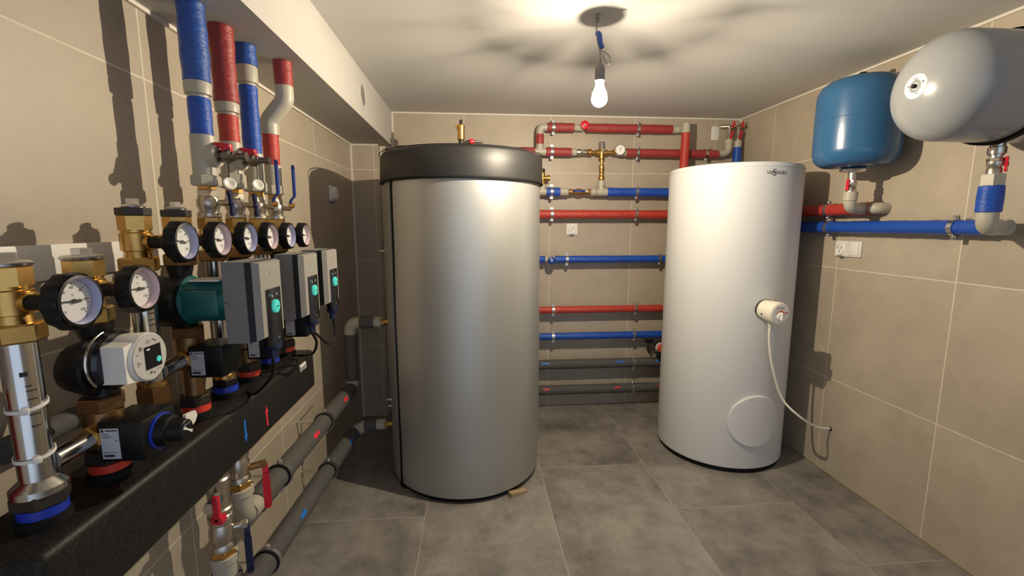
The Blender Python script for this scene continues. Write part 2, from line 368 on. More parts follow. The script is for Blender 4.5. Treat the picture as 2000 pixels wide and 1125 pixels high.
# ------------------------------------------------------------ plumbing helpers
def clamp(c, axis, wall, R, label, wallgap, group='metal pipe clamps', lined=False):
    c = Vector(c); axis = Vector(axis).normalized(); wall = Vector(wall).normalized(); side = axis.cross(wall).normalized()
    if side.z < 0: side = -side
    t = thing('pipe_clamp', label, 'pipe clamp', c, group)
    if lined:
        lm = MB().lathe(c - axis * 0.013, axis, [(0, R + 0.0005), (0.001, R + 0.0055), (0.025, R + 0.0055), (0.026, R + 0.0005)], 36, cap=(False, False)); obj('rubber_lining', lm, 'rubber', t); R = R + 0.0055
    b = MB(); n = 28; ri, ro, hw = R + 0.0004, R + 0.0035, 0.0095 if not lined else 0.007; vs = []; fs = []
    for k in range(n):
        a = 2 * PI * k / n; e = wall * math.cos(a) + side * math.sin(a)
        vs += [c + e * ri - axis * hw, c + e * ro - axis * hw, c + e * ro + axis * hw, c + e * ri + axis * hw]
    for k in range(n):
        i, j = 4 * k, 4 * ((k + 1) % n)
        for m in range(4): fs.append((i + m, i + (m + 1) % 4, j + (m + 1) % 4, j + m))
    b.add(vs, fs)
    for sg in (1, -1):
        p = c + side * sg * (R + 0.009)
        for wv in (0.0022, -0.0046):
            b.prism([(-hw, -0.0085), (hw, -0.0085), (hw, 0.0085), (-hw, 0.0085)], p + wall * wv, axis, side, 0.0024)
    obj('band', b, 'galv', t)
    for sg in (1, -1):
        p = c + side * sg * (R + 0.010)
        obj('screw', MB().lathe(p - wall * 0.013, wall, [(0, 0.0035), (0.002, 0.0058), (0.006, 0.0058), (0.0061, 0.0025), (0.018, 0.0025)], 12), 'galv', t)
    obj('wall_stud', MB().hexa(c + wall * (R + 0.003), c + wall * (R + 0.012), 0.008).cyl(c + wall * (R + 0.003), c + wall * wallgap, 0.004, 10), 'galv', t)
    return t
def sleeve(mb, a, b, r, wob=0.0012, n=24, k=14):
    a, b = Vector(a), Vector(b); L = (b - a).length; m = max(3, int(L / 0.02))
    ph = random.random() * 9
    prof = [(0, r * 0.93)] + [(0.002 + (L - 0.004) * i / m, r + wob * math.sin(ph + i * 1.9) * 0.6 + wob * math.sin(ph * 2 + i * 0.7) * 0.6) for i in range(m + 1)] + [(L, r * 0.93)]
    return mb.lathe(a, b - a, prof, n)
def elbow(mb, a, c, b, r, rad=0.03):                # bare plastic bend from a round corner c to b with socket collars
    a, c, b = Vector(a), Vector(c), Vector(b)
    mb.tube(bend([a, c, b], rad), r, 20)
    return mb
def arrow_patch(c, axis, out, R, L=0.045, w_=0.010, head=True, mirror=1):
    c = Vector(c); axis = Vector(axis).normalized() * mirror; out = Vector(out).normalized(); out = (out - axis * out.dot(axis)).normalized(); s_ = axis.cross(out)
    def pt(t, a): 
        return c + axis * t + (out * math.cos(a) + s_ * math.sin(a)) * (R + 0.0012)
    mb = MB(); rows = [(-L / 2, w_ * 0.5), (L * 0.12, w_ * 0.5), (L * 0.12, w_ * 0.95), (L / 2, w_ * 0.12)] if head else [(-L / 2, w_ / 2), (L / 2, w_ / 2)]
    vs = []; fs = []; n = 6
    for t, h in rows:
        for k in range(n + 1): vs.append(pt(t, (k / n * 2 - 1) * h / R))
    for i in range(len(rows) - 1):
        for k in range(n): fs.append((i * (n + 1) + k, i * (n + 1) + k + 1, (i + 1) * (n + 1) + k + 1, (i + 1) * (n + 1) + k))
    return mb.add(vs, fs)
def lever(mb, hub, out, along, L, wdt=0.011, step=0.012, th=0.0032):   # flat lever handle: hub on the stem, steps out then runs along
    hub, out, along = Vector(hub), Vector(out).normalized(), Vector(along).normalized(); s_ = out.cross(along)
    pts = bend([hub, hub + along * 0.018 + out * 0.002, hub + along * 0.030 + out * step, hub + along * L + out * step], 0.008, 4)
    vs = []; fs = []
    for i, p in enumerate(pts):
        ww = wdt * (0.85 if i else 0.8) / 2 * (1.25 if i > len(pts) - 3 else 1)
        vs += [p - s_ * ww - out * th, p + s_ * ww - out * th, p + s_ * ww + out * th, p - s_ * ww + out * th]
    for i in range(len(pts) - 1):
        for m in range(4): fs.append((4 * i + m, 4 * i + (m + 1) % 4, 4 * i + 4 + (m + 1) % 4, 4 * i + 4 + m))
    fs += [(3, 2, 1, 0), tuple(4 * (len(pts) - 1) + m for m in range(4))]
    mb.add(vs, fs)
    e = pts[-1]; mb.lathe(e - out * th, out, [(0, wdt * 0.53), (2 * th, wdt * 0.53)], 14)
    return mb
def butterfly(mb, hub, out, along, L=0.026):
    hub, out, along = Vector(hub), Vector(out).normalized(), Vector(along).normalized(); s_ = out.cross(along)
    mb.lathe(hub - out * 0.004, out, [(0, 0.008), (0.008, 0.0075), (0.010, 0.005)], 14)
    for sg in (1, -1):
        poly = [(-0.004, 0.002), (0.004, 0.002), (0.008, L), (0.004, L + 0.003), (-0.006, L + 0.002), (-0.008, L * 0.8)]
        mb.prism([(a * sg, b * sg) for a, b in poly], hub - out * 0.003 + out * 0.000, s_, along, -0.007 if True else 0.007)
    return mb

# ------------------------------------------------------------ silver buffer tank
BX, BY, BR = -0.058, 2.437, 0.410
t = thing('buffer_tank', 'big round tank in a silver insulation jacket with a black lid', 'water tank', (BX, BY, 0))
def jacket_ring(z0, z1, r, a0, a1, n=96, m=24, th=0.03):
    vs = []; fs = []
    for i in range(m + 1):
        z = z0 + (z1 - z0) * i / m
        for k in range(n + 1):
            a = a0 + (a1 - a0) * k / n
            rr = r + 0.0022 * math.sin(3 * a + z * 5) + 0.0016 * math.sin(7 * a - z * 9) * math.sin(z * 4)
            if i in (0, m): rr -= 0.004
            vs.append((BX + rr * math.sin(a), BY - rr * math.cos(a), z))
    for i in range(m):
        for k in range(n): fs.append((i * (n + 1) + k, i * (n + 1) + k + 1, (i + 1) * (n + 1) + k + 1, (i + 1) * (n + 1) + k))
    nb = len(vs)
    vs += [(BX + (x - BX) * 0.93, BY + (y - BY) * 0.93, z) for x, y, z in vs]
    fs += [tuple(j + nb for j in reversed(f)) for f in fs]
    for k in range(n):
        fs.append((k, k + nb, k + 1 + nb, k + 1)); q0 = m * (n + 1) + k; fs.append((q0, q0 + 1, q0 + 1 + nb, q0 + nb))
    for i in range(m):
        a = i * (n + 1); b = a + n + 1; fs.append((a, b, b + nb, a + nb)); a += n; b += n; fs.append((a, a + nb, b + nb, b))
    return MB().add(vs, fs)
SA = math.radians(-55.5)
gap = 0.042
obj('jacket', jacket_ring(0.03, 1.60, BR, SA + gap, SA + 2 * PI - gap), 'jacket', t, smooth=60)
def seam():
    vs = []; m = 30
    for i in range(m + 1):
        z = 0.0 + 1.58 * i / m
        for da, r in ((-gap * 1.3, BR - 0.005), (gap * 1.3, BR - 0.005), (gap * 1.6, BR - 0.04), (-gap * 1.6, BR - 0.04)):
            a = SA + da; vs.append((BX + r * math.sin(a), BY - r * math.cos(a), z))
    fs = [(4 * i + k, 4 * i + (k + 1) % 4, 4 * i + 4 + (k + 1) % 4, 4 * i + 4 + k) for i in range(m) for k in range(4)]
    return MB().add(vs, fs)
obj('closing_strip', seam(), 'rubber', t, 'black closing strip running down the jacket')
obj('base_ring', MB().lathe((BX, BY, 0), Z, [(0, 0.385), (0.03, 0.385), (0.05, 0.37)], 64), 'rubber', t)
obj('inner_vessel', MB().lathe((BX, BY, 0.04), Z, [(0, 0.36), (1.55, 0.36)], 48), 'rubber', t)
LR = 0.421
obj('lid', MB().lathe((BX, BY, 1.565), Z, [(0, LR - 0.012), (0.001, LR), (0.012, LR + 0.002), (0.07, LR), (0.128, LR - 0.002), (0.140, LR - 0.010), (0.148, LR - 0.03), (0.156, LR - 0.10), (0.162, 0.2), (0.166, 0)], 96), 'vinyl', t, smooth=50)
obj('hem', MB().lathe((BX, BY, 1.564), Z, [(0, LR), (0.002, LR + 0.004), (0.008, LR + 0.004), (0.010, LR + 0.001)], 96), 'rubber', t)
obj('lid_seam', MB().tube([(BX + (LR + 0.001) * math.sin(a), BY - (LR + 0.001) * math.cos(a), 1.708) for a in [2 * PI * k / 96 for k in range(97)]], 0.002, 6), 'rubber', t)
for z, nm in ((0.832, 'upper'), (0.242, 'lower')):
    obj('pipe_fitting', MB().cyl((-0.455, 2.447, z), (-0.520, 2.447, z), 0.014, 20).hexa((-0.497, 2.447, z), (-0.512, 2.447, z), 0.021), 'brass', t, nm + ' brass pipe fitting')
for z, yy in ((1.225, 2.36), (0.405, 2.40), (0.36, 2.42)):
    a = math.atan2(yy - BY, -1)
    obj('sensor_pocket', MB().cyl((BX - 0.400, yy, z), (BX - 0.432, yy, z), 0.007, 12, ch=0.001), 'nickel', t)
# air vent on the lid
t = thing('air_vent', 'brass automatic air vent standing on the black tank lid', 'air vent', (-0.065, 2.50, 1.728))
vz = 1.730
obj('tee', MB().cyl((-0.065, 2.50, vz - 0.004), (-0.065, 2.50, vz + 0.080), 0.014, 16).cyl((-0.065, 2.50, vz + 0.060), (-0.02, 2.50, vz + 0.074), 0.010, 14), 'dark_ring', t)
obj('body', MB().lathe((-0.065, 2.50, vz + 0.078), Z, [(0, 0.012), (0.005, 0.019), (0.060, 0.019), (0.068, 0.021), (0.080, 0.020), (0.085, 0.012)], 24).cyl((-0.084, 2.50, vz + 0.135), (-0.092, 2.50, vz + 0.16), 0.005, 10), 'brass', t)
obj('cap', MB().cyl((-0.065, 2.50, vz + 0.155), (-0.065, 2.50, vz + 0.185), 0.008, 12, ch=0.002), 'black', t)
t = thing('drain_cock', 'small drain cock with red grip beside the brass air vent on the lid', 'valve', (-0.0, 2.50, vz + 0.06))
obj('grip', MB().lathe((-0.022, 2.50, vz + 0.074), X, [(0, 0.009), (0.004, 0.014), (0.02, 0.014), (0.026, 0.010)], 16), 'handle_red', t)
obj('spout', MB().cyl((0.004, 2.50, vz + 0.074), (0.050, 2.50, vz + 0.074), 0.0085, 14, ch=0.002), 'nickel', t)
obj_w = obj('wooden_wedge', MB().prism([(0, 0), (0.10, 0), (0.10, 0.012), (0, 0.026)], (0.155, 2.085, 0.0), (0.85, 0.45, 0), Z, 0.03), 'wood')
tag(obj_w, 'small wooden wedge under the front edge of the silver tank', 'wedge')

# ------------------------------------------------------------ white cylinder
WX, WY, WR = 1.493, 2.524, 0.349
t = thing('hot_water_cylinder', 'tall white enamelled hot water cylinder in the back right corner', 'water tank', (WX, WY, 0))
obj('casing', MB().lathe((WX, WY, 0.028), Z, [(0, WR - 0.01), (0.003, WR - 0.001), (0.008, WR), (1.620, WR), (1.6205, WR - 0.0025), (1.6235, WR - 0.0025), (1.624, WR)] + [(1.640, WR - 0.002), (1.645, WR - 0.006)], 96), 'white_enamel', t, smooth=40)
obj('top_cover', MB().lathe((WX, WY, 1.672), Z, [(0, WR - 0.006), (0.004, WR - 0.02), (0.006, 0)], 96), 'white_enamel', t)
obj('base', MB().lathe((WX, WY, 0), Z, [(0, WR - 0.012), (0.022, WR - 0.012), (0.03, WR - 0.02)], 96), 'rubber', t, 'black base ring')
def wpt(ang, z, r=WR): a = math.radians(ang); return Vector((WX + r * math.sin(a), WY - r * math.cos(a), z))
def on_white(a0, z0, lift=0.0006): return lambda u, v: wpt(a0 + math.degrees(u / WR), z0 + v, WR + lift)
cov = MB(); vs = []; fs = []; rc = 0.146; nr, na = 8, 48; ca, cz = 1.2, 0.307
rad = [(rc, 0.0005), (rc, 0.010), (rc - 0.005, 0.014)] + [((rc - 0.005) * (1 - i / nr), 0.014) for i in range(1, nr + 1)]
for r, l in rad:
    for k in range(na):
        a = 2 * PI * k / na; u, v = r * math.cos(a), r * math.sin(a); vs.append(wpt(ca + math.degrees(u / WR), cz + v, WR + l))
for i in range(len(rad) - 1):
    for k in range(na): fs.append((i * na + k, i * na + (k + 1) % na, (i + 1) * na + (k + 1) % na, (i + 1) * na + k))
obj('inspection_cover', cov.add(vs, fs), 'white_enamel', t, 'round flush inspection cover')
obj('lettering', text_mb('VIE', 0.030, (0, 0, 0), X, Z, bendfn=on_white(-1.6, 1.6485 - 0.0)), 'grey_ink', t) if False else None
for body, a0, sz in (('VIE', -2.6, 0.026), ('S', 1.3, 0.048), ('MANN', 6.1, 0.026)):
    obj('lettering', text_mb(body, sz, (0, 0, 0), X, Z, bendfn=on_white(a0, 1.632 - 0.0 if False else 1.618)), 'ink', t)
# immersion heater
hb = wpt(2.6, 0.922); ha = math.radians(8); hd = Vector((math.sin(ha), -math.cos(ha), -0.05)).normalized()
t = thing('immersion_heater', 'cream immersion heater head with control knob on the white cylinder', 'heater', hb)
hb0 = hb - hd * 0.01
obj('recess', MB().lathe(hb0 - hd * 0.004, hd, [(0, 0.054), (0.015, 0.054)], 36), 'dark_ring', t)
obj('housing', MB().lathe(hb0, hd, [(0.006, 0.052), (0.045, 0.051), (0.048, 0.055), (0.098, 0.058), (0.106, 0.056), (0.110, 0.050)], 40), 'cream_plastic', t)
fc = hb0 + hd * 0.110; hu = Z.cross(hd).normalized(); hv = hd.cross(hu)
if hu.x < 0: hu, hv = -hu, hv
hv = Z - hd * Z.dot(hd); hv.normalize(); hu = hv.cross(hd).normalized()
obj('face_plate', disc(fc, hd, 0.050, 0.0015, 36), 'white_plastic', t)
obj('knob', MB().lathe(fc - hv * 0.012, hd, [(0, 0.021), (0.012, 0.019), (0.014, 0.017)], 24).box((-0.0, 0, 0), (0, 0, 0)) if False else MB().lathe(fc - hv * 0.012, hd, [(0, 0.021), (0.008, 0.020), (0.010, 0.018)], 24).prism([(-0.006, -0.018), (0.006, -0.018), (0.005, 0.018), (-0.005, 0.018)], fc - hv * 0.012 + hd * 0.008, hu, hv, 0.012), 'white_plastic', t)
arc = MB()
avs = []
for k in range(13):
    a = math.radians(20 + 140 * k / 12)
    for r in (0.024, 0.029): avs.append(fc - hv * 0.012 + (hu * math.cos(a) + hv * math.sin(a)) * r + hd * 0.0021)
obj('red_scale', arc.add(avs, [(2 * k, 2 * k + 1, 2 * k + 3, 2 * k + 2) for k in range(12)]), 'ring_red', t)
obj('red_mark', disc(fc + hu * 0.036 + hv * 0.004 + hd * 0.0015, hd, 0.006, 0.0006, 12).lathe(fc - hu * 0.020 + hv * 0.030 + hd * 0.0015, hd, [(0, 0.004), (0.0006, 0.004)], 12), 'ring_red', t)
obj('lettering', text_mb('TERMICA', 0.0075, fc + hv * 0.030 + hu * 0.006 + hd * 0.0018, hu, hv) if False else MB().prism([(-0.012, -0.002), (0.012, -0.002), (0.012, 0.002), (-0.012, 0.002)], fc + hv * 0.030 + hu * 0.006 + hd * 0.0015, hu, hv, 0.0004).lathe(fc + hv * 0.016 + hd * 0.0015, hd, [(0, 0.004), (0.0005, 0.004)], 12), 'grey_ink', t)
g0 = hb0 + hd * 0.05 - Z * 0.056
obj('cable_gland', MB().hexa(g0 + Z * 0.004, g0 - Z * 0.014, 0.013).cyl(g0 - Z * 0.014, g0 - Z * 0.022, 0.009, 14), 'cream_plastic', t)
for e in (hv * 0.9 + hu * 0.3, -hu * 0.95 - hv * 0.2):
    p = hb0 + hd * 0.05 + e.normalized() * 0.055
    obj('screw', MB().cyl(p, p + e.normalized() * 0.004, 0.004, 10), 'dark_ring', t)
cab = MB().tube(smooth_path([g0 - Z * 0.018, g0 - Z * 0.10 + X * 0.003, g0 - Z * 0.25 + X * 0.035 + Y * 0.0, g0 - Z * 0.42 + X * 0.105 + Y * 0.0, Vector((1.70, 2.09, 0.355)), Vector((1.83, 2.135, 0.280)), Vector((1.923, 2.153, 0.258))]), 0.0058, 12)
tag(obj('power_cable', cab, 'cream_plastic'), 'pale cable hanging from the immersion heater into the right wall', 'cable')
tag(obj('cable_grommet', MB().lathe((1.9245, 2.153, 0.257), -X, [(0, 0.012), (0.003, 0.011), (0.004, 0.007)], 16), 'dark_ring'), 'dark cable hole in the right wall tile where the pale cable ends', 'cable hole')

# ------------------------------------------------------------ pipes on the back wall
YP = 3.112; GAP = YB - YP
def hpipe(name, label, z, r, parts, dz=0.0):
    t = thing(name, label, 'pipe', ((parts[0][1] + parts[-1][2]) / 2, YP, z - r))
    for p in parts:
        kind, x0, x1 = p[:3]; rr = p[3] if len(p) > 3 else r
        nm, mt = {'red': ('insulation', 'red'), 'dusty': ('insulation', 'dusty_red'), 'blue': ('insulation', 'blue'), 'grey': ('insulation', 'foam'), 'bare': ('bare_pipe', 'ppr'), 'socket': ('socket', 'ppr')}[kind]
        mb = MB()
        if kind in ('bare', 'socket'): mb.cyl((x0, YP, z), (x1, YP, z), rr, 24, ch=0.002)
        else: sleeve(mb, (x0, YP, z), (x1, YP, z), rr, 0.0010)
        obj(nm, mb, mt, t)
    return t
# top red loop
z1, z2 = 2.014, 1.853
t = hpipe('hot_water_pipe', 'topmost red insulated pipe under the ceiling, turning down at both ends', z1, 0.030,
          [('dusty', 0.497, 0.683), ('bare', 0.675, 0.745, 0.022), ('dusty', 0.765, 1.372)])
obj('elbow', elbow(MB(), (0.505, YP, z1), (0.450, YP, z1), (0.450, YP, z1 - 0.055), 0.026), 'ppr', t)
sl = MB(); sleeve(sl, (0.450, YP, z1 - 0.045), (0.450, YP, z2 + 0.048), 0.027, 0.001); obj('insulation', sl, 'dusty_red', t)
obj('elbow', MB().tube(bend([(1.362, YP, z1), (1.428, YP, z1), (1.440, YP - 0.065, z1)], 0.035), 0.026, 20)
    .tube(bend([(1.438, YP - 0.045, z1), (1.440, YP - 0.072, z1 - 0.0), (1.440, YP - 0.072, z1 - 0.045)], 0.025), 0.028, 20).lathe((1.440, YP - 0.072, z1 - 0.03), Z, [(0, 0.027), (0.055, 0.027), (0.062, 0.022)], 20), 'ppr', t)
sl = MB(); sleeve(sl, (1.440, YP - 0.072, z1 - 0.035), (1.432, YP - 0.072, 1.35), 0.029, 0.001); obj('insulation', sl, 'red', t)
def wheel_valve(c, d, label, hmat, r=0.026):
    c = Vector(c); d = Vector(d); t = thing('wheel_valve', label, 'valve', c)
    obj('body', MB().cyl(c, c + d * 0.035, 0.016, 18).hexa(c + d * 0.025, c + d * 0.04, 0.018), 'nickel', t)
    obj('handwheel', MB().lathe(c + d * 0.042, d, [(0, 0.010), (0.003, r), (0.012, r), (0.016, r * 0.7), (0.018, r * 0.45)], 32, scallop=lambda a: 1 + 0.05 * math.cos(8 * a)), hmat, t)
    obj('cap_screw', disc(c + d * 0.060, d, 0.007, 0.003, 16), 'galv', t)
    return t
wheel_valve((0.743, YP - 0.012, z1 + 0.006), -Y, 'round red handwheel valve on the topmost red pipe', 'handle_red', 0.028)
# mixing line
t = hpipe('hot_water_pipe', 'red insulated pipe passing the thermostatic mixing valve, second from the ceiling', z2, 0.029,
          [('dusty', -0.50, 0.415), ('dusty', 0.490, 0.668), ('socket', 0.664, 0.702, 0.024), ('socket', 1.020, 1.052, 0.024), ('dusty', 1.048, 1.715)])
obj('tee', MB().cyl((0.405, YP, z2), (0.500, YP, z2), 0.026, 20, ch=0.002).cyl((0.450, YP, z2), (0.450, YP, z2 + 0.055), 0.026, 20, ch=0.002), 'ppr', t)
obj('elbow', elbow(MB(), (1.705, YP, z2 + 0.006), (1.790, YP, z2 + 0.006), (1.790, YP, z2 + 0.085), 0.025, 0.045).cyl((1.79, YP, z2 + 0.07), (1.79, YP, z2 + 0.10), 0.028, 20, ch=0.002), 'ppr', t)
t = thing('check_valve', 'grey metal check valve left of the mixing valve', 'valve', (0.74, YP, z2 - 0.02))
obj('body', MB().lathe((0.702, YP, z2), X, [(0, 0.018), (0.008, 0.022), (0.03, 0.022), (0.034, 0.018), (0.07, 0.018), (0.075, 0.014)], 20), 'nickel', t)
obj('plug', MB().cyl((0.735, YP - 0.015, z2 + 0.002), (0.735, YP - 0.034, z2 + 0.002), 0.009, 14), 'steel', t)
t = thing('mixing_valve', 'brass thermostatic mixing valve with grey cap', 'valve', (0.88, YP, z2 - 0.03))
obj('body', MB().lathe((0.777, YP, z2), X, [(0, 0.019), (0.004, 0.022), (0.028, 0.022), (0.034, 0.013), (0.055, 0.012), (0.062, 0.018), (0.14, 0.018), (0.148, 0.012), (0.172, 0.012), (0.176, 0.019), (0.2, 0.019)], 20)
    .lathe((0.880, YP, z2 - 0.045), Z, [(0, 0.017), (0.005, 0.021), (0.02, 0.021), (0.024, 0.017), (0.07, 0.022), (0.082, 0.018)], 20), 'brass', t)
obj('cap', MB().lathe((0.880, YP, z2 + 0.012), Z, [(0, 0.018), (0.004, 0.021), (0.052, 0.0215), (0.058, 0.017)], 24), 'holder', t, 'grey adjusting cap')
obj('front_nut', MB().hexa((0.880, YP - 0.018, z2 + 0.012), (0.880, YP - 0.03, z2 + 0.012), 0.013), 'nickel', t)
t = thing('pressure_gauge', 'small round dial gauge right of the mixing valve', 'gauge', (0.985, YP, z2 - 0.02))
gz = z2 + 0.010; gc = Vector((0.990, YP - 0.045, gz))
obj('body', MB().lathe((0.972, YP, z2), X, [(0, 0.020), (0.05, 0.020)], 18).cyl((0.990, YP, gz), gc, 0.010, 14), 'nickel', t)
obj('case', MB().lathe(gc, -Y, [(0, 0.030), (0.004, 0.036), (0.020, 0.036), (0.022, 0.033), (0.018, 0.032)], 32, cap=(True, False)), 'galv', t)
obj('dial', disc(gc - Y * 0.017, -Y, 0.0315, 0.001), 'dial', t)
obj('needle', MB().prism([(-0.002, -0.008), (0.002, -0.008), (0.001, 0.022), (-0.001, 0.022)], gc - Y * 0.0185, Matrix.Rotation(0.35, 3, 'Y') @ X, Matrix.Rotation(0.35, 3, 'Y') @ Z, 0.001), 'ink', t)
sc = MB()
for k in range(11):
    a = math.radians(-45 + 270 * k / 10); e = Vector((math.cos(a), 0, math.sin(a))); s_ = Vector((-math.sin(a), 0, math.cos(a)))
    sc.prism([(0.024, -0.0008), (0.029, -0.0008), (0.029, 0.0008), (0.024, 0.0008)], gc - Y * 0.0182, e, s_, 0.0004)
obj('scale', sc, 'ink', t)
# brass leg from mixer down
t = thing('check_valve', 'vertical brass check valve leg below the mixing valve', 'valve', (0.882, YP, 1.66))
obj('body', MB().lathe((0.882, YP, 1.665), Z, [(0, 0.018), (0.004, 0.020), (0.03, 0.020), (0.036, 0.016), (0.05, 0.017), (0.058, 0.013), (0.072, 0.014), (0.078, 0.019), (0.10, 0.019), (0.108, 0.012), (0.145, 0.012)], 20), 'brass', t)
obj('plug', MB().cyl((0.886, YP - 0.014, 1.705), (0.890, YP - 0.030, 1.705), 0.008, 14), 'nickel', t)
# cold line with ball valve
zb = 1.586
t = hpipe('cold_water_pipe', 'blue insulated pipe below the mixing valve with a bare tee', zb, 0.031,
          [('bare', -0.50, 0.50, 0.026), ('blue', 0.496, 0.592), ('socket', 0.588, 0.650, 0.027), ('socket', 0.806, 0.850, 0.027), ('bare', 0.84, 0.935, 0.027), ('blue', 0.925, 1.55)])
obj('tee', MB().cyl((0.882, YP, zb), (0.882, YP, zb + 0.076), 0.024, 20, ch=0.002).cyl((0.882, YP, zb + 0.04), (0.882, YP, zb + 0.079), 0.027, 20, ch=0.002), 'ppr', t)
obj('riser', MB().cyl((0.470, YP, zb), (0.470, YP, zb + 0.05), 0.026, 20, ch=0.002), 'ppr', t)
t = thing('ball_valve', 'brass ball valve lying in the blue pipe below the mixing valve', 'valve', (0.728, YP, zb - 0.02))
obj('body', MB().lathe((0.652, YP, zb), X, [(0, 0.018), (0.003, 0.021), (0.022, 0.021), (0.027, 0.016), (0.045, 0.018), (0.065, 0.024), (0.085, 0.024), (0.10, 0.017), (0.125, 0.017), (0.13, 0.021), (0.15, 0.021), (0.153, 0.018)], 20), 'brass', t)
h = MB(); lever(h, (0.770, YP - 0.026, zb + 0.004), -Y, -X, 0.090, 0.014, 0.010); obj('lever', h, 'handle_blue', t)
obj('stem', MB().cyl((0.772, YP - 0.015, zb + 0.004), (0.772, YP - 0.034, zb + 0.004), 0.010, 14), 'nickel', t)
t = thing('safety_valve', 'brass safety valve with black cap behind the silver tank', 'valve', (0.470, YP, zb + 0.05))
obj('body', MB().lathe((0.470, YP, zb + 0.048), Z, [(0, 0.020), (0.02, 0.020), (0.03, 0.015), (0.05, 0.017), (0.07, 0.020), (0.085, 0.015)], 20).cyl((0.470, YP, zb + 0.092), (0.520, YP, zb + 0.092), 0.013, 16).cyl((0.500, YP, zb + 0.092), (0.522, YP, zb + 0.092), 0.020, 18, ch=0.002), 'brass', t)
obj('cap', MB().lathe((0.470, YP, zb + 0.130), Z, [(0, 0.012), (0.003, 0.017), (0.022, 0.017), (0.025, 0.013)], 18), 'black', t)
# plain runs
hpipe('heating_pipe', 'thick red insulated pipe above the white wall socket', 1.433, 0.030, [('red', -0.50, 1.55)])
hpipe('cold_water_pipe', 'blue insulated pipe with a small handwheel at its left end', 1.118, 0.026, [('blue', -0.50, 0.492), ('bare', 0.488, 0.565, 0.021), ('blue', 0.562, 1.55)])
wheel_valve((0.530, YP - 0.010, 1.116), -Y, 'round blue handwheel valve on the middle blue pipe', 'handle_blue', 0.027)
hpipe('heating_pipe', 'thin red insulated pipe below the middle blue pipe', 0.756, 0.026, [('red', -0.50, 1.55)])
hpipe('cold_water_pipe', 'lowest blue insulated pipe on the back wall', 0.561, 0.026, [('blue', -0.50, 1.55)])
tg1 = hpipe('return_pipe', 'grey foam pipe with blue marks low on the back wall', 0.351, 0.035, [('grey', -0.50, 1.60)])
tg2 = hpipe('return_pipe', 'lowest grey foam pipe with red marks above the floor', 0.156, 0.035, [('grey', -0.50, 1.60)])
OUT = Vector((-0.2, -0.8, 0.45))
for xx in (0.50, 1.05, 1.345): obj('blue_mark', arrow_patch((xx, YP, 0.351), X, OUT, 0.0355, 0.055, 0.012, False), 'arrow_blue', tg1)
for xx in (0.51, 1.04, 1.365): obj('red_mark', arrow_patch((xx, YP, 0.156), X, OUT, 0.0355, 0.050, 0.010), 'arrow_red', tg2)
def bc(x, z, r, l): clamp((x, YP, z), X, Y, r, l, GAP - 0.0005)
bc(0.540, z1, 0.030, 'pipe clamp on the topmost red pipe, left of the red handwheel')
bc(1.128, z1, 0.030, 'pipe clamp on the topmost red pipe, right of the red handwheel')
bc(0.532, z2, 0.029, 'pipe clamp on the second red pipe, left of the mixing valve')
bc(1.130, z2, 0.029, 'pipe clamp on the second red pipe, right of the dial gauge')
bc(1.624, z2, 0.029, 'pipe clamp on the second red pipe, near its right elbow above the white cylinder')
bc(0.533, zb, 0.031, 'pipe clamp on the short blue sleeve left of the brass ball valve')
bc(1.134, zb, 0.031, 'pipe clamp on the blue pipe right of the mixing valve leg')
bc(0.537, 1.433, 0.030, 'left pipe clamp on the thick red pipe above the socket')
bc(1.137, 1.433, 0.030, 'right pipe clamp on the thick red pipe above the socket')
bc(0.648, 1.118, 0.026, 'left pipe clamp on the middle blue pipe, beside the blue handwheel')
bc(1.322, 1.118, 0.026, 'right pipe clamp on the middle blue pipe, beside the white cylinder')
bc(0.555, 0.756, 0.026, 'left pipe clamp on the thin red pipe')
bc(1.160, 0.756, 0.026, 'right pipe clamp on the thin red pipe')
bc(0.557, 0.561, 0.026, 'left pipe clamp on the lowest blue pipe')
bc(1.157, 0.561, 0.026, 'right pipe clamp on the lowest blue pipe')
bc(1.161, 0.351, 0.035, 'pipe clamp on the grey pipe with blue marks')
bc(1.160, 0.156, 0.035, 'pipe clamp on the grey pipe with red marks')
# pair of valves in the corner
t = thing('cold_water_riser', 'short blue vertical pipe in the back right corner', 'pipe', (1.853, YP - 0.005, 1.5))
sl = MB(); sleeve(sl, (1.853, YP - 0.005, 1.35), (1.853, YP - 0.005, 1.900), 0.028); obj('insulation', sl, 'blue', t)
obj('socket', MB().cyl((1.853, YP - 0.005, 1.893), (1.853, YP - 0.005, 1.945), 0.026, 20, ch=0.002), 'ppr', t)
for x0, l in ((1.790, 'left'), (1.853, 'right')):
    t = thing('stop_valve', '%s of the twin nickel valves with red handles in the back corner' % l, 'valve', (x0, YP, 1.945))
    y0 = YP if x0 < 1.8 else YP - 0.005; zz = 1.945
    obj('body', MB().lathe((x0, y0, zz), Z, [(0, 0.019), (0.022, 0.019), (0.03, 0.015), (0.06, 0.018), (0.075, 0.014), (0.085, 0.014)], 18)
        .tube(bend([(x0, y0, zz + 0.075), (x0, y0, zz + 0.098), (x0 - 0.05 if x0 < 1.8 else x0 + 0.062, y0 + 0.03, zz + 0.100)], 0.012), 0.013, 14), 'nickel', t)
    h = MB(); butterfly(h, (x0 + 0.004, y0 - 0.024, zz + 0.035), -Y, Vector((0.25, 0, 1))); obj('handle', h, 'handle_red', t)
    h2 = MB().lathe((x0 + 0.008, y0 - 0.01, zz + 0.085), Vector((0.5, -0.6, 0.3)), [(0, 0.012), (0.03, 0.010)], 12); obj('spout', h2, 'dark_brass', t)
    h3 = MB(); butterfly(h3, (x0 + 0.010, y0 - 0.03, zz + 0.105), Vector((0.3, -0.8, 0.3)), Vector((0.2, 0, 1)), 0.018); obj('handle', h3, 'handle_red', t)
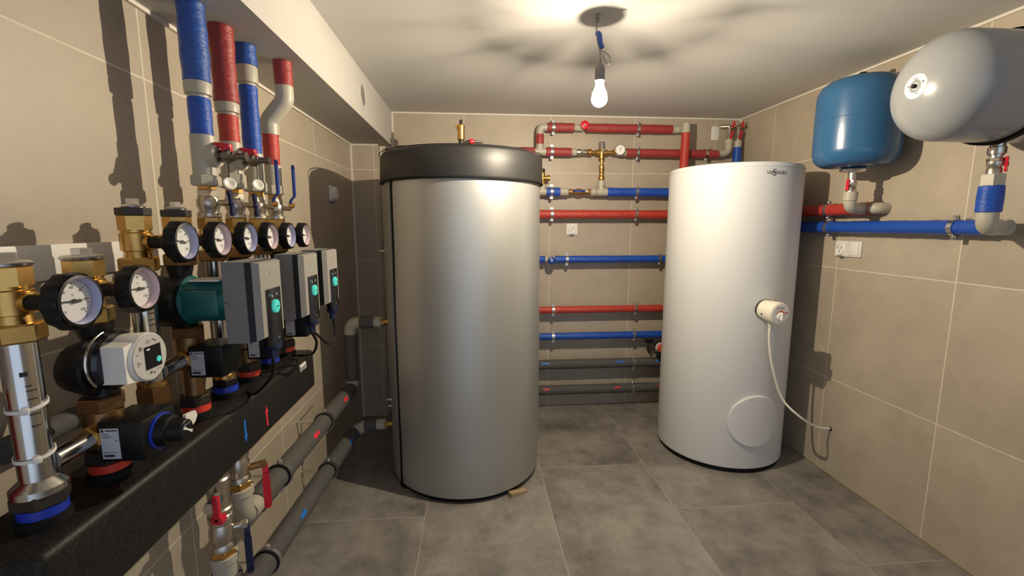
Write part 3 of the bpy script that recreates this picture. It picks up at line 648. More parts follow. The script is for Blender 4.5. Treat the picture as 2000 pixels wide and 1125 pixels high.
tag(obj('wall_plate', MB().box((1.705, YB - 0.006, 1.965), (1.765, YB - 0.0005, 2.060), 0.003), 'white_plastic'), 'pale plate on the back wall behind the twin corner valves', 'wall plate')
# thermometer pocket low down beside the white cylinder
t = thing('circulation_pump', 'small black fitting with red cap beside the white cylinder base pipes', 'pump', (1.36, 3.08, 0.44))
obj('cap', MB().lathe((1.350, 3.07, 0.470), -Y, [(0, 0.020), (0.004, 0.030), (0.018, 0.030), (0.022, 0.024)], 24), 'ring_red', t)
obj('collar', MB().lathe((1.350, 3.09, 0.470), -Y, [(0, 0.028), (0.005, 0.035), (0.018, 0.035)], 24), 'white_plastic', t)
obj('body', MB().box((1.330, 3.055, 0.385), (1.372, 3.11, 0.440), 0.004).cyl((1.35, 3.135, 0.47), (1.35, 3.09, 0.47), 0.02, 16), 'black', t)
tag(obj('cable_loop', MB().tube(smooth_path([(1.265, 3.08, 0.528), (1.258, 3.08, 0.48), (1.268, 3.075, 0.43), (1.295, 3.07, 0.415), (1.318, 3.07, 0.44), (1.345, 3.08, 0.49)]), 0.004, 8).box((1.245, 3.09, 0.50), (1.30, 3.12, 0.528), 0.003), 'black'), 'thin black cable loop hanging under the lowest blue pipe', 'cable')

# sockets
def socket(c, n, u, label, side=False):
    c = Vector(c); n = Vector(n); u = Vector(u); v = Z
    t = thing('wall_socket', label, 'socket', c - Z * 0.04)
    def rect(w_, hgt): return [(-w_, -hgt), (w_, -hgt), (w_, hgt), (-w_, hgt)]
    uu = u if u.cross(v).dot(n) > 0 else -u
    obj('frame', MB().prism(rect(0.040, 0.040), c, uu, v, 0.010), 'white_plastic', t)
    o2 = c + n * 0.010
    obj('face', MB().prism(rect(0.034, 0.035), o2, uu, v, 0.006), 'white_plastic', t)
    o3 = o2 + n * 0.006 - Z * 0.004
    obj('outlet_ring', MB().lathe(o3, n, [(0, 0.028), (0.004, 0.028), (0.006, 0.025), (0.002, 0.022), (0.001, 0.0)], 28), 'white_plastic', t)
    hl = MB()
    for a in (-0.0095, 0.0095): hl.lathe(o3 + uu * a * 0.7 + Z * a + n * 0.0022, n, [(0, 0.0032), (0.0006, 0.0032)], 10)
    obj('contact_holes', hl, 'dark_hole', t)
    obj('earth_pin', MB().cyl(o3 + Z * 0.010 - uu * 0.008, o3 + Z * 0.010 - uu * 0.008 + n * 0.012, 0.0024, 10), 'galv', t)
    obj('lid_clip', MB().prism([(-0.014, -0.044), (0.014, -0.044), (0.012, -0.036), (-0.012, -0.036)], o2, uu, v, 0.008), 'holder', t)
    return t
socket((0.700, YB - 0.0005, 1.328), -Y, X, 'white wall socket on the back wall under the thick red pipe')
socket((XR - 0.0005, 2.190, 1.236), -X, Y, 'white socket half of the twin plate on the right wall, next to the switch')
sw = thing('light_switch', 'plain white switch beside the socket on the right wall', 'switch', (XR, 2.112, 1.2))
obj('frame', MB().box((XR - 0.011, 2.073, 1.197), (XR - 0.0005, 2.149, 1.277), 0.003), 'white_plastic', sw)
obj('rocker', MB().box((XR - 0.017, 2.081, 1.205), (XR - 0.010, 2.141, 1.269), 0.003), 'white_plastic', sw)
t = thing('room_sensor', 'white wall sensor on the left wall in the tank shadow', 'sensor', (XL, 2.66, 1.49))
obj('back_plate', MB().box((XL + 0.0005, 2.615, 1.493), (XL + 0.014, 2.705, 1.580), 0.004), 'white_plastic', t)
obj('knob', MB().lathe((XL + 0.014, 2.66, 1.536), X, [(0, 0.038), (0.016, 0.036), (0.022, 0.030)], 28), 'white_plastic', t)
obj('lid_clip', MB().box((XL + 0.002, 2.640, 1.483), (XL + 0.02, 2.680, 1.493), 0.002), 'holder', t)
# round vent grille in the soffit
t = thing('air_grille', 'round slatted air grille in the white soffit', 'vent', (XS, 2.38, 1.94))
obj('frame', MB().lathe((XS + 0.0005, 2.385, 1.998), X, [(0, 0.066), (0.004, 0.064), (0.006, 0.058), (0.004, 0.052), (0.0022, 0.0515), (0.0022, 0.0)], 40), 'soffit_paint', t)
for k in range(7):
    yy = -0.039 + k * 0.013; hh = math.sqrt(max(0.0, 0.050 ** 2 - yy * yy))
    obj('slot', MB().prism([(-hh, -0.0024), (hh, -0.0024), (hh, 0.0024), (-hh, 0.0024)], (XS + 0.0027, 2.385 + yy, 1.998), Vector((0, -0.28, 1)), Vector((0, -1, -0.28)), 0.0006), 'dark_hole', t)

# ------------------------------------------------------------ right wall: pipes and expansion vessels
XP = 1.877
t = thing('expansion_pipe', 'red insulated pipe on the right wall below the blue vessel', 'pipe', (XP, 2.5, 1.40))
sl = MB(); sleeve(sl, (XP, 3.05, 1.437), (XP, 1.992, 1.437), 0.030); obj('insulation', sl, 'red', t)
obj('end_elbow', MB().tube(bend([(XP, 2.0, 1.437), (XP, 1.970, 1.437), (XR - 0.002, 1.970, 1.437)], 0.025), 0.027, 20), 'ppr', t)
obj('branch_tee', MB().lathe((XP - 0.018, 2.026, 1.437), Vector((-0.94, -0.34, 0)), [(0, 0.028), (0.022, 0.028)], 20).tube(bend([(XP - 0.02, 2.026, 1.437), (1.752, 1.985, 1.437), (1.752, 1.985, 1.485)], 0.035), 0.025, 20)
    .cyl((1.752, 1.985, 1.470), (1.752, 1.985, 1.512), 0.029, 20, ch=0.002), 'ppr', t)
clamp((XP, 2.255, 1.437), Y, X, 0.030, 'pipe clamp on the red right wall pipe, beside the white cylinder', XR - XP - 0.0005)
t = thing('expansion_pipe', 'long blue insulated pipe on the right wall', 'pipe', (XP, 2.2, 1.31))
sl = MB(); sleeve(sl, (XP, 3.05, 1.346), (XP, 1.500, 1.349), 0.030); obj('insulation', sl, 'blue', t)
obj('end_elbow', MB().tube(bend([(XP, 1.505, 1.350), (XP, 1.458, 1.350), (1.80, 1.430, 1.350)], 0.03), 0.027, 20)
    .tube(bend([(1.84, 1.444, 1.350), (1.768, 1.420, 1.350), (1.768, 1.420, 1.410)], 0.035), 0.029, 20).cyl((XP, 1.475, 1.350), (XP, 1.432, 1.350), 0.028, 20, ch=0.003), 'ppr', t)
sl = MB(); sleeve(sl, (1.768, 1.420, 1.402), (1.768, 1.420, 1.492), 0.034, 0.0008); obj('insulation', sl, 'blue', t)
obj('socket', MB().hexa((1.768, 1.420, 1.488), (1.768, 1.420, 1.530), 0.034, phase=0.2), 'ppr', t)
clamp((XP, 2.240, 1.346), Y, X, 0.030, 'pipe clamp on the blue right wall pipe, beside the white cylinder', XR - XP - 0.0005)
clamp((XP, 1.612, 1.349), Y, X, 0.030, 'pipe clamp on the blue right wall pipe, near the grey vessel', XR - XP - 0.0005)
def vessel_valve(c, z0, z1, label, hx):
    t = thing('shutoff_valve', label, 'valve', (c[0], c[1], z0))
    L = z1 - z0
    obj('body', MB().lathe((c[0], c[1], z0), Z, [(0, 0.020), (L * 0.30, 0.020), (L * 0.36, 0.017), (L * 0.48, 0.022), (L * 0.62, 0.022), (L * 0.66, 0.016), (L, 0.016)], 20).hexa((c[0], c[1], z0 + L * 0.62), (c[0], c[1], z0 + L * 0.80), 0.023), 'nickel', t)
    h = MB(); butterfly(h, Vector((c[0] + hx[0], c[1] + hx[1], z0 + L * 0.48)), Vector((*hx, 0)), Z, 0.022); obj('handle', h, 'handle_red', t)
    return t
vessel_valve((1.752, 1.985), 1.508, 1.580, 'nickel shut-off valve with red handle under the blue vessel', (-0.024, -0.006))
vessel_valve((1.768, 1.420), 1.527, 1.598, 'nickel shut-off valve with red handle under the grey vessel', (0.012, -0.024))
# blue vessel
t = thing('expansion_vessel', 'small blue upright expansion vessel high on the right wall', 'expansion vessel', (1.752, 1.985, 1.62))
R0 = 0.167
pr = [(0, 0.03)] + [(0.075 - 0.070 * math.cos(a), R0 - 0.060 + 0.060 * math.sin(a)) for a in [i * PI / 20 for i in range(2, 11)]] + [(0.20, R0 + 0.001)] + [(0.315 + 0.075 * math.sin(a), R0 - 0.075 + 0.075 * math.cos(a)) for a in [i * PI / 20 for i in range(0, 9)]] + [(0.395, 0.05), (0.398, 0.0)]
obj('shell', MB().lathe((1.752, 1.985, 1.620), Z, pr, 64), 'tank_blue', t, smooth=50)
obj('weld_seam', MB().tube([(1.752 + (R0 + 0.0008) * math.cos(a), 1.985 + (R0 + 0.0008) * math.sin(a), 1.830) for a in [2 * PI * k / 64 for k in range(65)]], 0.0014, 6), 'tank_blue', t)
obj('flange', MB().lathe((1.752, 1.985, 1.605), Z, [(-0.004, 0.034), (-0.001, 0.048), (0.006, 0.053), (0.012, 0.050), (0.018, 0.034)], 32), 'galv', t)
obj('connection', MB().cyl((1.752, 1.985, 1.576), (1.752, 1.985, 1.61), 0.017, 20), 'nickel', t)
obj('filling_valve', MB().lathe((1.752, 1.985, 2.015), Z, [(0, 0.020), (0.008, 0.017), (0.022, 0.015), (0.025, 0.010)], 18), 'black', t)
obj('wall_strap', MB().box((1.850, 1.955, 1.75), (XR - 0.0005, 2.015, 1.79), 0.002), 'galv', t)
# grey vessel
t = thing('expansion_vessel', 'large grey expansion vessel lying toward the viewer on the right wall', 'expansion vessel', (1.77, 1.417, 1.63))
R1, gy, gz = 0.170, 1.417, 1.806
pr = [(0, 0)] + [(0.115 - 0.115 * math.cos(a) ** 1.05, R1 * math.sin(a) ** 1.02) for a in [i * PI / 32 for i in range(1, 17)]] + [(0.30, R1 + 0.001), (0.43, R1)] + [(0.43 + 0.04 * math.sin(a), R1 * math.cos(a)) for a in [i * PI / 12 for i in range(1, 6)]] + [(0.472, 0)]
obj('shell', MB().lathe((1.436, gy, gz), X, pr, 72), 'tank_grey', t, smooth=60)
obj('strap', MB().lathe((1.728, gy, gz), X, [(0, R1), (0.001, R1 + 0.010), (0.022, R1 + 0.010), (0.023, R1)], 72), 'rubber', t, 'dark strap around the vessel')
stl = disc((1.4365, gy, gz), -X, 0.036, 0.0022)
st = obj('sticker', MB().lathe((1.4412, gy, gz), -X, [(0, 0.040), (0.0030, 0.038), (0.0055, 0.0)], 32), 'paper', t)
obj('valve_cap', MB().cyl((1.4360, gy, gz), (1.428, gy, gz), 0.007, 14, ch=0.001), 'rubber', st)
pm = MB()
for (a, r, w1, h1) in ((0.2, 0.022, 0.010, 0.003), (2.8, 0.026, 0.004, 0.006), (1.4, 0.026, 0.012, 0.002), (1.7, 0.020, 0.012, 0.002), (4.4, 0.024, 0.010, 0.002)):
    p = Vector((1.4365, gy + r * math.cos(a), gz + r * math.sin(a)))
    pm.box((p.x - 0.0006, p.y - w1 / 2, p.z - h1 / 2), (p.x + 0.003, p.y + w1 / 2, p.z + h1 / 2))
obj('print', pm, 'grey_ink', st)
obj('connection', MB().cyl((1.768, 1.420, 1.590), (1.768, 1.420, 1.650), 0.020, 20).lathe((1.768, 1.420, 1.594), Z, [(0, 0.021), (0.003, 0.024), (0.024, 0.024), (0.027, 0.021)], 24), 'steel', t)
obj('wall_bracket', MB().box((1.88, gy - 0.05, gz - 0.13), (XR - 0.0005, gy + 0.05, gz + 0.13), 0.003), 'galv', t)

# ------------------------------------------------------------ heating manifold on the left
CX = -0.675
CY = [0.700 + 0.1293 * i for i in range(8)]
ORD = ['first', 'second', 'third', 'fourth', 'fifth', 'sixth', 'seventh', 'eighth']
BT, BB = 0.900, 0.757
t = thing('heating_manifold', 'long black foam insulated manifold block along the left wall', 'manifold', (-0.68, 1.15, BB))
obj('block', MB().box((-0.765, 0.612, BB), (-0.605, 1.678, BT), 0.014, 4), 'epp', t)
bd = obj('badge', MB().prism([(a, b) for a, b in ((-0.028, -0.008), (-0.024, -0.012), (0.024, -0.012), (0.028, -0.008), (0.028, 0.008), (0.024, 0.012), (-0.024, 0.012), (-0.028, 0.008))], (-0.6055, 1.565, 0.868), Y, Z, 0.003), 'paper', t, 'small white badge')
obj('badge_print', MB().prism([(-0.014, -0.002), (0.016, -0.002), (0.016, 0.003), (-0.014, 0.003)], (-0.6025, 1.565, 0.868), Y, Z, 0.0004), 'sticker', bd)
AR = [(-0.004, -0.030), (0.004, -0.030), (0.004, 0.010), (0.009, 0.008), (0, 0.030), (-0.009, 0.008), (-0.004, 0.010)]
obj('blue_arrow', MB().prism([(a, -b) for a, b in AR], (-0.6055, 1.161, 0.822), Y, Z, 0.0014), 'arrow_blue', t)
obj('red_arrow', MB().prism(AR, (-0.6055, 1.282, 0.812), Y, Z, 0.0014), 'arrow_red', t)
obj('rear_mount', MB().box((XL + 0.0005, 0.9, 0.80), (-0.76, 0.94, 0.86), 0.002).box((XL + 0.0005, 1.45, 0.80), (-0.76, 1.49, 0.86), 0.002), 'galv', t)
for i in range(8):
    obj('port_collar', MB().lathe((CX, CY[i], BT - 0.004), Z, [(0, 0.034), (0.018, 0.033), (0.020, 0.028)], 28), 'rubber', t)
    obj('port_ring', MB().lathe((CX, CY[i], BT + 0.015), Z, [(0, 0.026), (0.001, 0.030), (0.016, 0.030), (0.017, 0.026)], 28), 'ring_red' if i % 2 else 'ring_blue', t, ('red' if i % 2 else 'blue') + ' ring at a manifold port')
# wall rail
tag(obj('mounting_rail', MB().box((XL + 0.0005, 0.30, 1.256), (XL + 0.016, 1.235, 1.322), 0.002), 'white_plastic'), 'flat white mounting rail on the left wall behind the brass fittings', 'rail')

# thermometers
def thermometer(i, z, label):
    y = CY[i]; pink = i % 2
    t = thing('thermometer', label, 'thermometer', (-0.60, y, z - 0.045), 'round dial thermometers on the heating circuits')
    R_ = 0.0395; xf = -0.578
    y_ = y - 0.010
    obj('stem', MB().lathe((CX + 0.018, y, z), X, [(0, 0.0125), (0.030, 0.0135), (0.034, 0.017), (0.040, 0.018), (0.044, 0.027), (0.052, 0.031), (0.056, 0.034)], 28), 'black', t)
    obj('housing', MB().lathe((-0.603, y, z), X, [(0, 0.032), (0.003, R_ + 0.0025), (0.018, R_ + 0.0025), (0.024, R_)], 80, scallop=lambda a: 1 + 0.022 * math.tanh(4 * math.cos(10 * a)), cap=(True, False))
        .lathe((-0.580, y, z), X, [(-0.002, R_), (0.0015, R_ - 0.001), (0.0025, R_ - 0.005), (-0.012, R_ - 0.006)], 48, cap=(False, False)), 'black', t)
    obj('rim', MB().lathe((-0.5795, y, z), X, [(0.0, R_ - 0.0045), (0.0018, R_ - 0.0052), (-0.001, R_ - 0.0065), (-0.012, R_ - 0.0075), (-0.0125, 0.0)], 48, cap=(False, False)), 'rim_pink' if pink else 'rim_blue', t)
    dl = obj('dial', disc((-0.5918, y, z), X, R_ - 0.0085, 0.0012, 40), 'dial', t)
    marks = MB()
    for k in range(25):
        a = math.radians(225 - 270 * k / 24); e = Vector((0, math.cos(a), math.sin(a))); s_ = Vector((0, -math.sin(a), math.cos(a))); big = k % 4 == 0
        marks.prism([(0.0285 - (0.004 if big else 0.002), -0.0004), (0.0285, -0.0004), (0.0285, 0.0004), (0.0285 - (0.004 if big else 0.002), 0.0004)], Vector((-0.5905, y, z)), e, s_, 0.0002)
    for k in range(7):
        a = math.radians(225 - 270 * k / 6)
        m2 = text_mb(str(20 * k), 0.0062, Vector((-0.5905, y + 0.0205 * math.cos(a), z + 0.0205 * math.sin(a))), Y, Z, 0.0003); marks.add(m2.v, m2.f)
    m2 = text_mb('°C', 0.005, Vector((-0.5905, y, z + 0.009)), Y, Z, 0.0003); marks.add(m2.v, m2.f)
    obj('scale_print', marks, 'ink', dl)
    nd = Matrix.Rotation(math.radians(-4 if i < 2 else -12), 3, 'X')
    obj('needle', MB().prism([(-0.026, -0.0005), (0.004, -0.0016), (0.010, -0.0026), (0.014, 0.0), (0.010, 0.0026), (0.004, 0.0016), (-0.026, 0.0005)], (-0.5892, y, z), nd @ Y, nd @ Z, 0.0008).cyl((-0.5895, y, z), (-0.5876, y, z), 0.0036, 14), 'ink', t)
    obj('lens', disc((-0.5835, y, z), X, R_ - 0.0068, 0.0004, 40), 'lens', t)
    return t
TZ = [1.247, 1.247] + [1.3245] * 6
for i in range(8):
    thermometer(i, TZ[i], '%s round thermometer from the camera, %s rim, %s' % (ORD[i], 'pink' if i % 2 else 'blue', 'in the lower pair' if i < 2 else 'in the upper row'))

# brass heads
def brass_head(i, label):
    y = CY[i]; low = i < 2; dz = -0.078 if low else 0.0
    t = thing('brass_fitting', label, 'fitting', (CX, y, 1.265 + dz), 'brass heads of the heating circuits')
    obj('union_nut', MB().hexa((CX, y, 1.266 + dz), (CX, y, 1.294 + dz), 0.034, 0.003, phase=0.3), 'brass' if i < 3 else 'dark_brass', t)
    obj('body', MB().lathe((CX, y, 1.292 + dz), Z, [(0, 0.024), (0.014, 0.022), (0.016, 0.027), (0.05, 0.027), (0.052, 0.0245), (0.057, 0.0245)], 12).hexa((CX, y, 1.347 + dz), (CX, y, 1.378 + dz), 0.0275, 0.002, phase=0.1), 'brass', t)
    obj('sensor_boss', MB().cyl((CX + 0.015, y, 1.3245 + dz), (CX + 0.030, y, 1.3245 + dz), 0.016, 18), 'brass', t)
    if i < 4:
        if not low: obj('dark_ring', MB().hexa((CX, y, 1.377), (CX, y, 1.392), 0.029, 0.001, phase=0.1), 'dark_ring', t)
        z0 = 1.391 if not low else 1.378 + dz
        obj('plug', MB().lathe((CX, y, z0), Z, [(0, 0.029 if low else 0.019), (0.004, 0.030 if low else 0.020), (0.007, 0.026 if low else 0.017), (0.008, 0.016 if low else 0.012)], 28).hexa((CX, y, z0 + 0.006), (CX, y, z0 + 0.019), 0.015 if low else 0.0115, 0.001), 'galv', t)
    return t
for i in range(8):
    brass_head(i, '%s brass column head from the camera, %s' % (ORD[i], 'closed with a large metal plug' if i < 2 else ('closed with a dark ring and small plug' if i < 4 else 'carrying a ball valve')))

# steel return tubes (blue sides)
for i in (0, 2, 4, 6):
    y = CY[i]; top = 1.188 if i == 0 else 1.266; bot = 0.962 if i == 0 else 1.035
    if i > 2: bot = 0.962
    t = thing('return_tube', '%s bright steel tube from the camera, standing under a blue rimmed thermometer' % ORD[i // 2], 'pipe', (CX, y, BT), 'steel return tubes')
    obj('tube', MB().cyl((CX, y, bot), (CX, y, top), 0.0215, 32), 'steel', t, smooth=30)
    pm = MB()
    for k, (w1, zz) in enumerate(((0.40, 0), (0.30, 0.012), (0.55, 0.018), (0.5, 0.028), (0.42, 0.038), (0.60, 0.046), (0.5, 0.060))):
        z0 = top - 0.050 - zz * 1.3; a0 = -0.75 if k else -0.95; vs = []
        for m in range(5):
            a = a0 + w1 * m / 4; p = Vector((CX + 0.0219 * math.cos(a), y + 0.0219 * math.sin(a), z0)); vs += [p, p + Z * (0.0018 if k else 0.007)]
        pm.add(vs, [(2 * m, 2 * m + 2, 2 * m + 3, 2 * m + 1) for m in range(4)])
    if i < 4: obj('print', pm, 'ink', t)
    if i == 0:
        obj('collar', MB().lathe((CX, y, 0.950), Z, [(0, 0.028), (0.002, 0.034), (0.012, 0.034), (0.020, 0.026), (0.024, 0.0215)], 32), 'steel', t)
        obj('lower_nut', MB().hexa((CX, y, 0.932), (CX, y, 0.954), 0.036, 0.002), 'dark_ring', t)
    else:
        obj('collar', MB().lathe((CX, y, bot - 0.012), Z, [(0, 0.022), (0.003, 0.027), (0.012, 0.027), (0.014, 0.022)], 28), 'brass', t)
        obj('lower_valve', MB().hexa((CX, y, bot - 0.045 if i == 2 else bot - 0.03), (CX, y, bot - 0.010), 0.032, 0.002).cyl((CX, y, BT + 0.02), (CX, y, bot - 0.02), 0.024, 20), 'dark_brass' if i == 2 else 'black', t)
# cable ties on the nearest tube
for zz, w_, rest in ((1.090, 'upper', 1), (1.012, 'lower', 2)):
    t = thing('cable_tie', '%s white cable tie around the nearest steel tube' % w_, 'cable tie', (CX, CY[0], zz), 'white cable ties')
    pts = [(CX - 0.010 + 0.0375 * math.cos(a) + (0.0 if math.cos(a) > 0 else -0.01), CY[0] + 0.030 * math.sin(a) - 0.002, zz + 0.010 * math.sin(a) * 0.6) for a in [2 * PI * k / 32 for k in range(33)]]
    pts = [(CX + 0.0240 * math.cos(a), CY[0] + 0.0240 * math.sin(a), zz + 0.004 * math.sin(a)) for a in [2 * PI * k / 32 for k in range(33)]]
    b = MB(); vs = []
    for p in pts: vs += [(p[0], p[1], p[2] - 0.0026), (p[0], p[1], p[2] + 0.0026), (CX + (p[0] - CX) * 0.94, CY[0] + (p[1] - CY[0]) * 0.94, p[2] + 0.0026), (CX + (p[0] - CX) * 0.94, CY[0] + (p[1] - CY[0]) * 0.94, p[2] - 0.0026)]
    fs = [(4 * k + m, 4 * k + (m + 1) % 4, 4 * k + 4 + (m + 1) % 4, 4 * k + 4 + m) for k in range(32) for m in range(4)]
    obj('band', b.add(vs, fs), 'white_plastic', t)
    a = -0.95 if rest == 1 else -0.75; p = Vector((CX + 0.025 * math.cos(a), CY[0] + 0.025 * math.sin(a), zz + 0.004 * math.sin(a)))
    obj('lock_head', MB().box(p - Vector((0.005, 0.005, 0.0045)), p + Vector((0.005, 0.005, 0.0045)), 0.0015, rot=Matrix.Rotation(a, 3, 'Z')), 'white_plastic', t)
# red riser behind the nearest tube
sl = MB(); sleeve(sl, (-0.735, 0.655, 0.905), (-0.745, 0.645, 1.10), 0.022); tag(obj('red_riser', sl, 'red'), 'short red insulated riser behind the nearest steel tube', 'pipe')
sl = MB(); sleeve(sl, (-0.770, 0.745, 0.992), (-0.770, 0.885, 0.992), 0.021, 0.0004); tag(obj('bypass_shadow_stub', sl, 'foam'), 'grey stub standing in for the shadow behind the nearest chrome bypass', 'pipe')  # solid grey stub in place of the bypass tube's shadow on the wall
# bypass tubes between return and flow
for i, zz in ((0, 0.990), (2, 1.050)):
    t = thing('bypass_tube', '%s chrome bypass tube low between two heating columns' % ('nearer' if i == 0 else 'farther'), 'pipe', (CX, (CY[i] + CY[i + 1]) / 2, zz - 0.015), 'chrome bypass tubes')
    obj('tube', MB().cyl((CX + 0.004, CY[i] + 0.018, zz), (CX + 0.004, CY[i + 1] - 0.03, zz), 0.0165, 24), 'steel', t)
    obj('nut', MB().hexa((CX + 0.004, CY[i + 1] - 0.045, zz), (CX + 0.004, CY[i + 1] - 0.022, zz), 0.022, 0.002), 'brass', t)

# flow sides: mixing valves (columns 2, 4, 6, 8)
def mixer(i, zb_, zt, label):
    y = CY[i]; t = thing('mixing_valve', label, 'valve', (CX, y, BT), 'brass mixing valves')
    obj('body', MB().lathe((CX, y, BT + 0.02), Z, [(0, 0.022), (zb_ - BT - 0.03, 0.022), (zb_ - BT - 0.02, 0.030), (zb_ - BT + 0.045, 0.030), (zb_ - BT + 0.055, 0.022), (zt - BT - 0.02, 0.022)], 20).cyl((CX, y, zb_ + 0.012), (CX + 0.035, y, zb_ + 0.012), 0.026, 20), 'dark_brass', t)
    obj('lower_nut', MB().hexa((CX, y, BT + 0.032), (CX, y, BT + 0.056), 0.034, 0.002), 'dark_ring', t)
    obj('union_nut', MB().hexa((CX, y, zt - 0.026), (CX, y, zt), 0.035, 0.003), 'dark_brass', t)
    return t
mixer(1, 0.965, 1.055, 'brass mixing valve under the white round pump')
mixer(3, 1.035, 1.125, 'brass mixing valve under the green motor pump nearest the camera')
mixer(5, 1.005, 1.110, 'brass mixing valve under the middle grey pump')
mixer(7, 1.005, 1.110, 'brass mixing valve under the farthest grey pump')
# actuators
def actuator(i, zc, label, knob):
    y = CY[i]; t = thing('valve_actuator', label, 'actuator', (-0.62, y, zc - 0.037), 'black mixing valve motors')
    obj('case', MB().box((-0.658, y - 0.040, zc - 0.037), (-0.582, y + 0.045, zc + 0.037), 0.004), 'black', t)
    st = obj('sticker', MB().prism([(-0.015, -0.028), (0.015, -0.028), (0.015, 0.028), (-0.015, 0.028)], (-0.637, y - 0.0398, zc - 0.002), X, Z, 0.0010), 'sticker', t)
    pm = MB()
    for k, (a, b, h1, o) in enumerate(((-0.013, -0.009, 0.005, 0.024), (-0.006, 0.013, 0.002, 0.024), (-0.012, -0.002, 0.0012, 0.018), (-0.012, 0.004, 0.0008, 0.014), (-0.012, 0.001, 0.0008, 0.011), (0.008, 0.013, 0.001, 0.006), (-0.012, 0.012, 0.0007, -0.016), (-0.012, 0.005, 0.004, -0.022))):
        pm.prism([(a, o - h1 / 2), (b, o - h1 / 2), (b, o + h1 / 2), (a, o + h1 / 2)], (-0.637, y - 0.0408, zc - 0.002), X, Z, 0.0003)
    obj('print', pm, 'ink', st)
    if knob:
        kc = Vector((-0.582, y + 0.003, zc))
        obj('blue_ring', MB().lathe(kc, X, [(0, 0.033), (0.004, 0.033), (0.005, 0.028)], 36), 'ring_blue', t)
        kb = obj('knob', MB().lathe(kc + X * 0.004, X, [(0, 0.030), (0.016, 0.028), (0.018, 0.022), (0.040, 0.019), (0.042, 0.017)], 36), 'black', t)
        obj('pointer', MB().prism([(-0.013, -0.003), (-0.004, -0.0014), (0.008, -0.0018), (0.013, -0.003), (0.013, 0.003), (0.008, 0.0018), (-0.004, 0.0014), (-0.013, 0.003)], kc + X * 0.046, Matrix.Rotation(-0.6, 3, 'X') @ Y, Matrix.Rotation(-0.6, 3, 'X') @ Z, 0.002), 'white_plastic', kb)
        obj('scale_print', text_mb('0 5 10', 0.006, kc + X * 0.0465 + Z * 0.011, Y, Z), 'sticker', kb)
        obj('flag', MB().prism([(0.0, -0.016), (0.030, -0.004), (0.038, 0.006), (0.034, 0.017), (0.004, 0.021)], kc + X * 0.028 + Y * 0.014, Y, Z, 0.006), 'white_plastic', t, 'white position flag')
    return t
actuator(1, 0.982, 'black valve motor with white pointer knob, nearest the camera', True)
actuator(3, 1.045, 'black valve motor with pale sticker below the grey pump nearest the camera', False)
actuator(5, 1.010, 'black valve motor below the middle grey pump', False)
actuator(7, 1.010, 'black valve motor below the farthest grey pump', False)

# white faced pump on the second column
y = CY[1] + 0.006; pz = 1.119
t = thing('circulation_pump', 'black circulation pump with white round control face', 'pump', (CX, y, pz - 0.075))
obj('volute', MB().lathe((-0.722, y, pz - 0.012), X, [(0, 0.030), (0.010, 0.045), (0.035, 0.053), (0.054, 0.054), (0.058, 0.050)], 40, scallop=lambda a: 1 + 0.05 * math.cos(2 * a))
    .lathe((CX, y, 1.045), Z, [(0, 0.026), (0.02, 0.020), (0.11, 0.020), (0.13, 0.026), (0.142, 0.028)], 24), 'black', t)
obj('motor', MB().lathe((-0.668, y, pz), X, [(0, 0.052), (0.022, 0.054), (0.028, 0.050)], 48), 'gloss_black', t)
cg = obj('coil_rings', MB().tube([(-0.655, y + 0.0525 * math.cos(a), pz + 0.0525 * math.sin(a)) for a in [PI * 0.05 + PI * 1.2 * k / 40 for k in range(41)]], 0.003, 8), 'steel', t, 'bright metal edge around the motor')
cf = obj('control_box', MB().prism([(-0.039, -0.035), (-0.005, -0.039), (-0.005, 0.036), (-0.039, 0.031)], (-0.645, y + 0.0, pz), Y, Z, 0.042).lathe((-0.640, y + 0.012, pz), X, [(0, 0.043), (0.036, 0.045), (0.042, 0.044)], 48), 'white_plastic', t)
obj('face_plate', MB().lathe((-0.598, y + 0.012, pz), X, [(0, 0.043), (0.002, 0.042)], 48), 'face_grey', cf)
dsp = obj('display', MB().prism([(-0.014, -0.022), (0.026, -0.022), (0.026, 0.020), (-0.014, 0.020)], (-0.596, y + 0.012, pz), Y, Z, 0.0015), 'gloss_black', t)
obj('green_button', disc((-0.5945, y + 0.030, pz - 0.009), X, 0.0055, 0.001, 20), 'green_lit', dsp)
pm = MB()
for (a, b, w1, h1) in ((-0.010, 0.013, 0.008, 0.003),): pm.prism([(a, b), (a + w1, b), (a + w1, b + h1), (a, b + h1)], (-0.5944, y + 0.012, pz), Y, Z, 0.0003)
obj('display_print', pm, 'white_plastic', dsp)
pm = MB()
for (a, b, w1, h1) in ((-0.026, 0.016, 0.007, 0.007), (-0.034, 0.010, 0.006, 0.0015), (-0.034, -0.004, 0.006, 0.0015), (-0.034, -0.007, 0.010, 0.0015), (-0.034, -0.010, 0.006, 0.0015), (-0.008, 0.026, 0.012, 0.0015), (-0.008, 0.030, 0.010, 0.0015), (0.008, 0.028, 0.004, 0.004), (0.014, 0.025, 0.004, 0.004), (-0.006, -0.032, 0.007, 0.005), (0.004, -0.034, 0.004, 0.004), (0.012, -0.028, 0.012, 0.001)):
    pm.prism([(a, b), (a + w1, b), (a + w1, b + h1), (a, b + h1)], (-0.596, y + 0.012, pz), Y, Z, 0.0003)
obj('face_print', pm, 'grey_ink', cf)

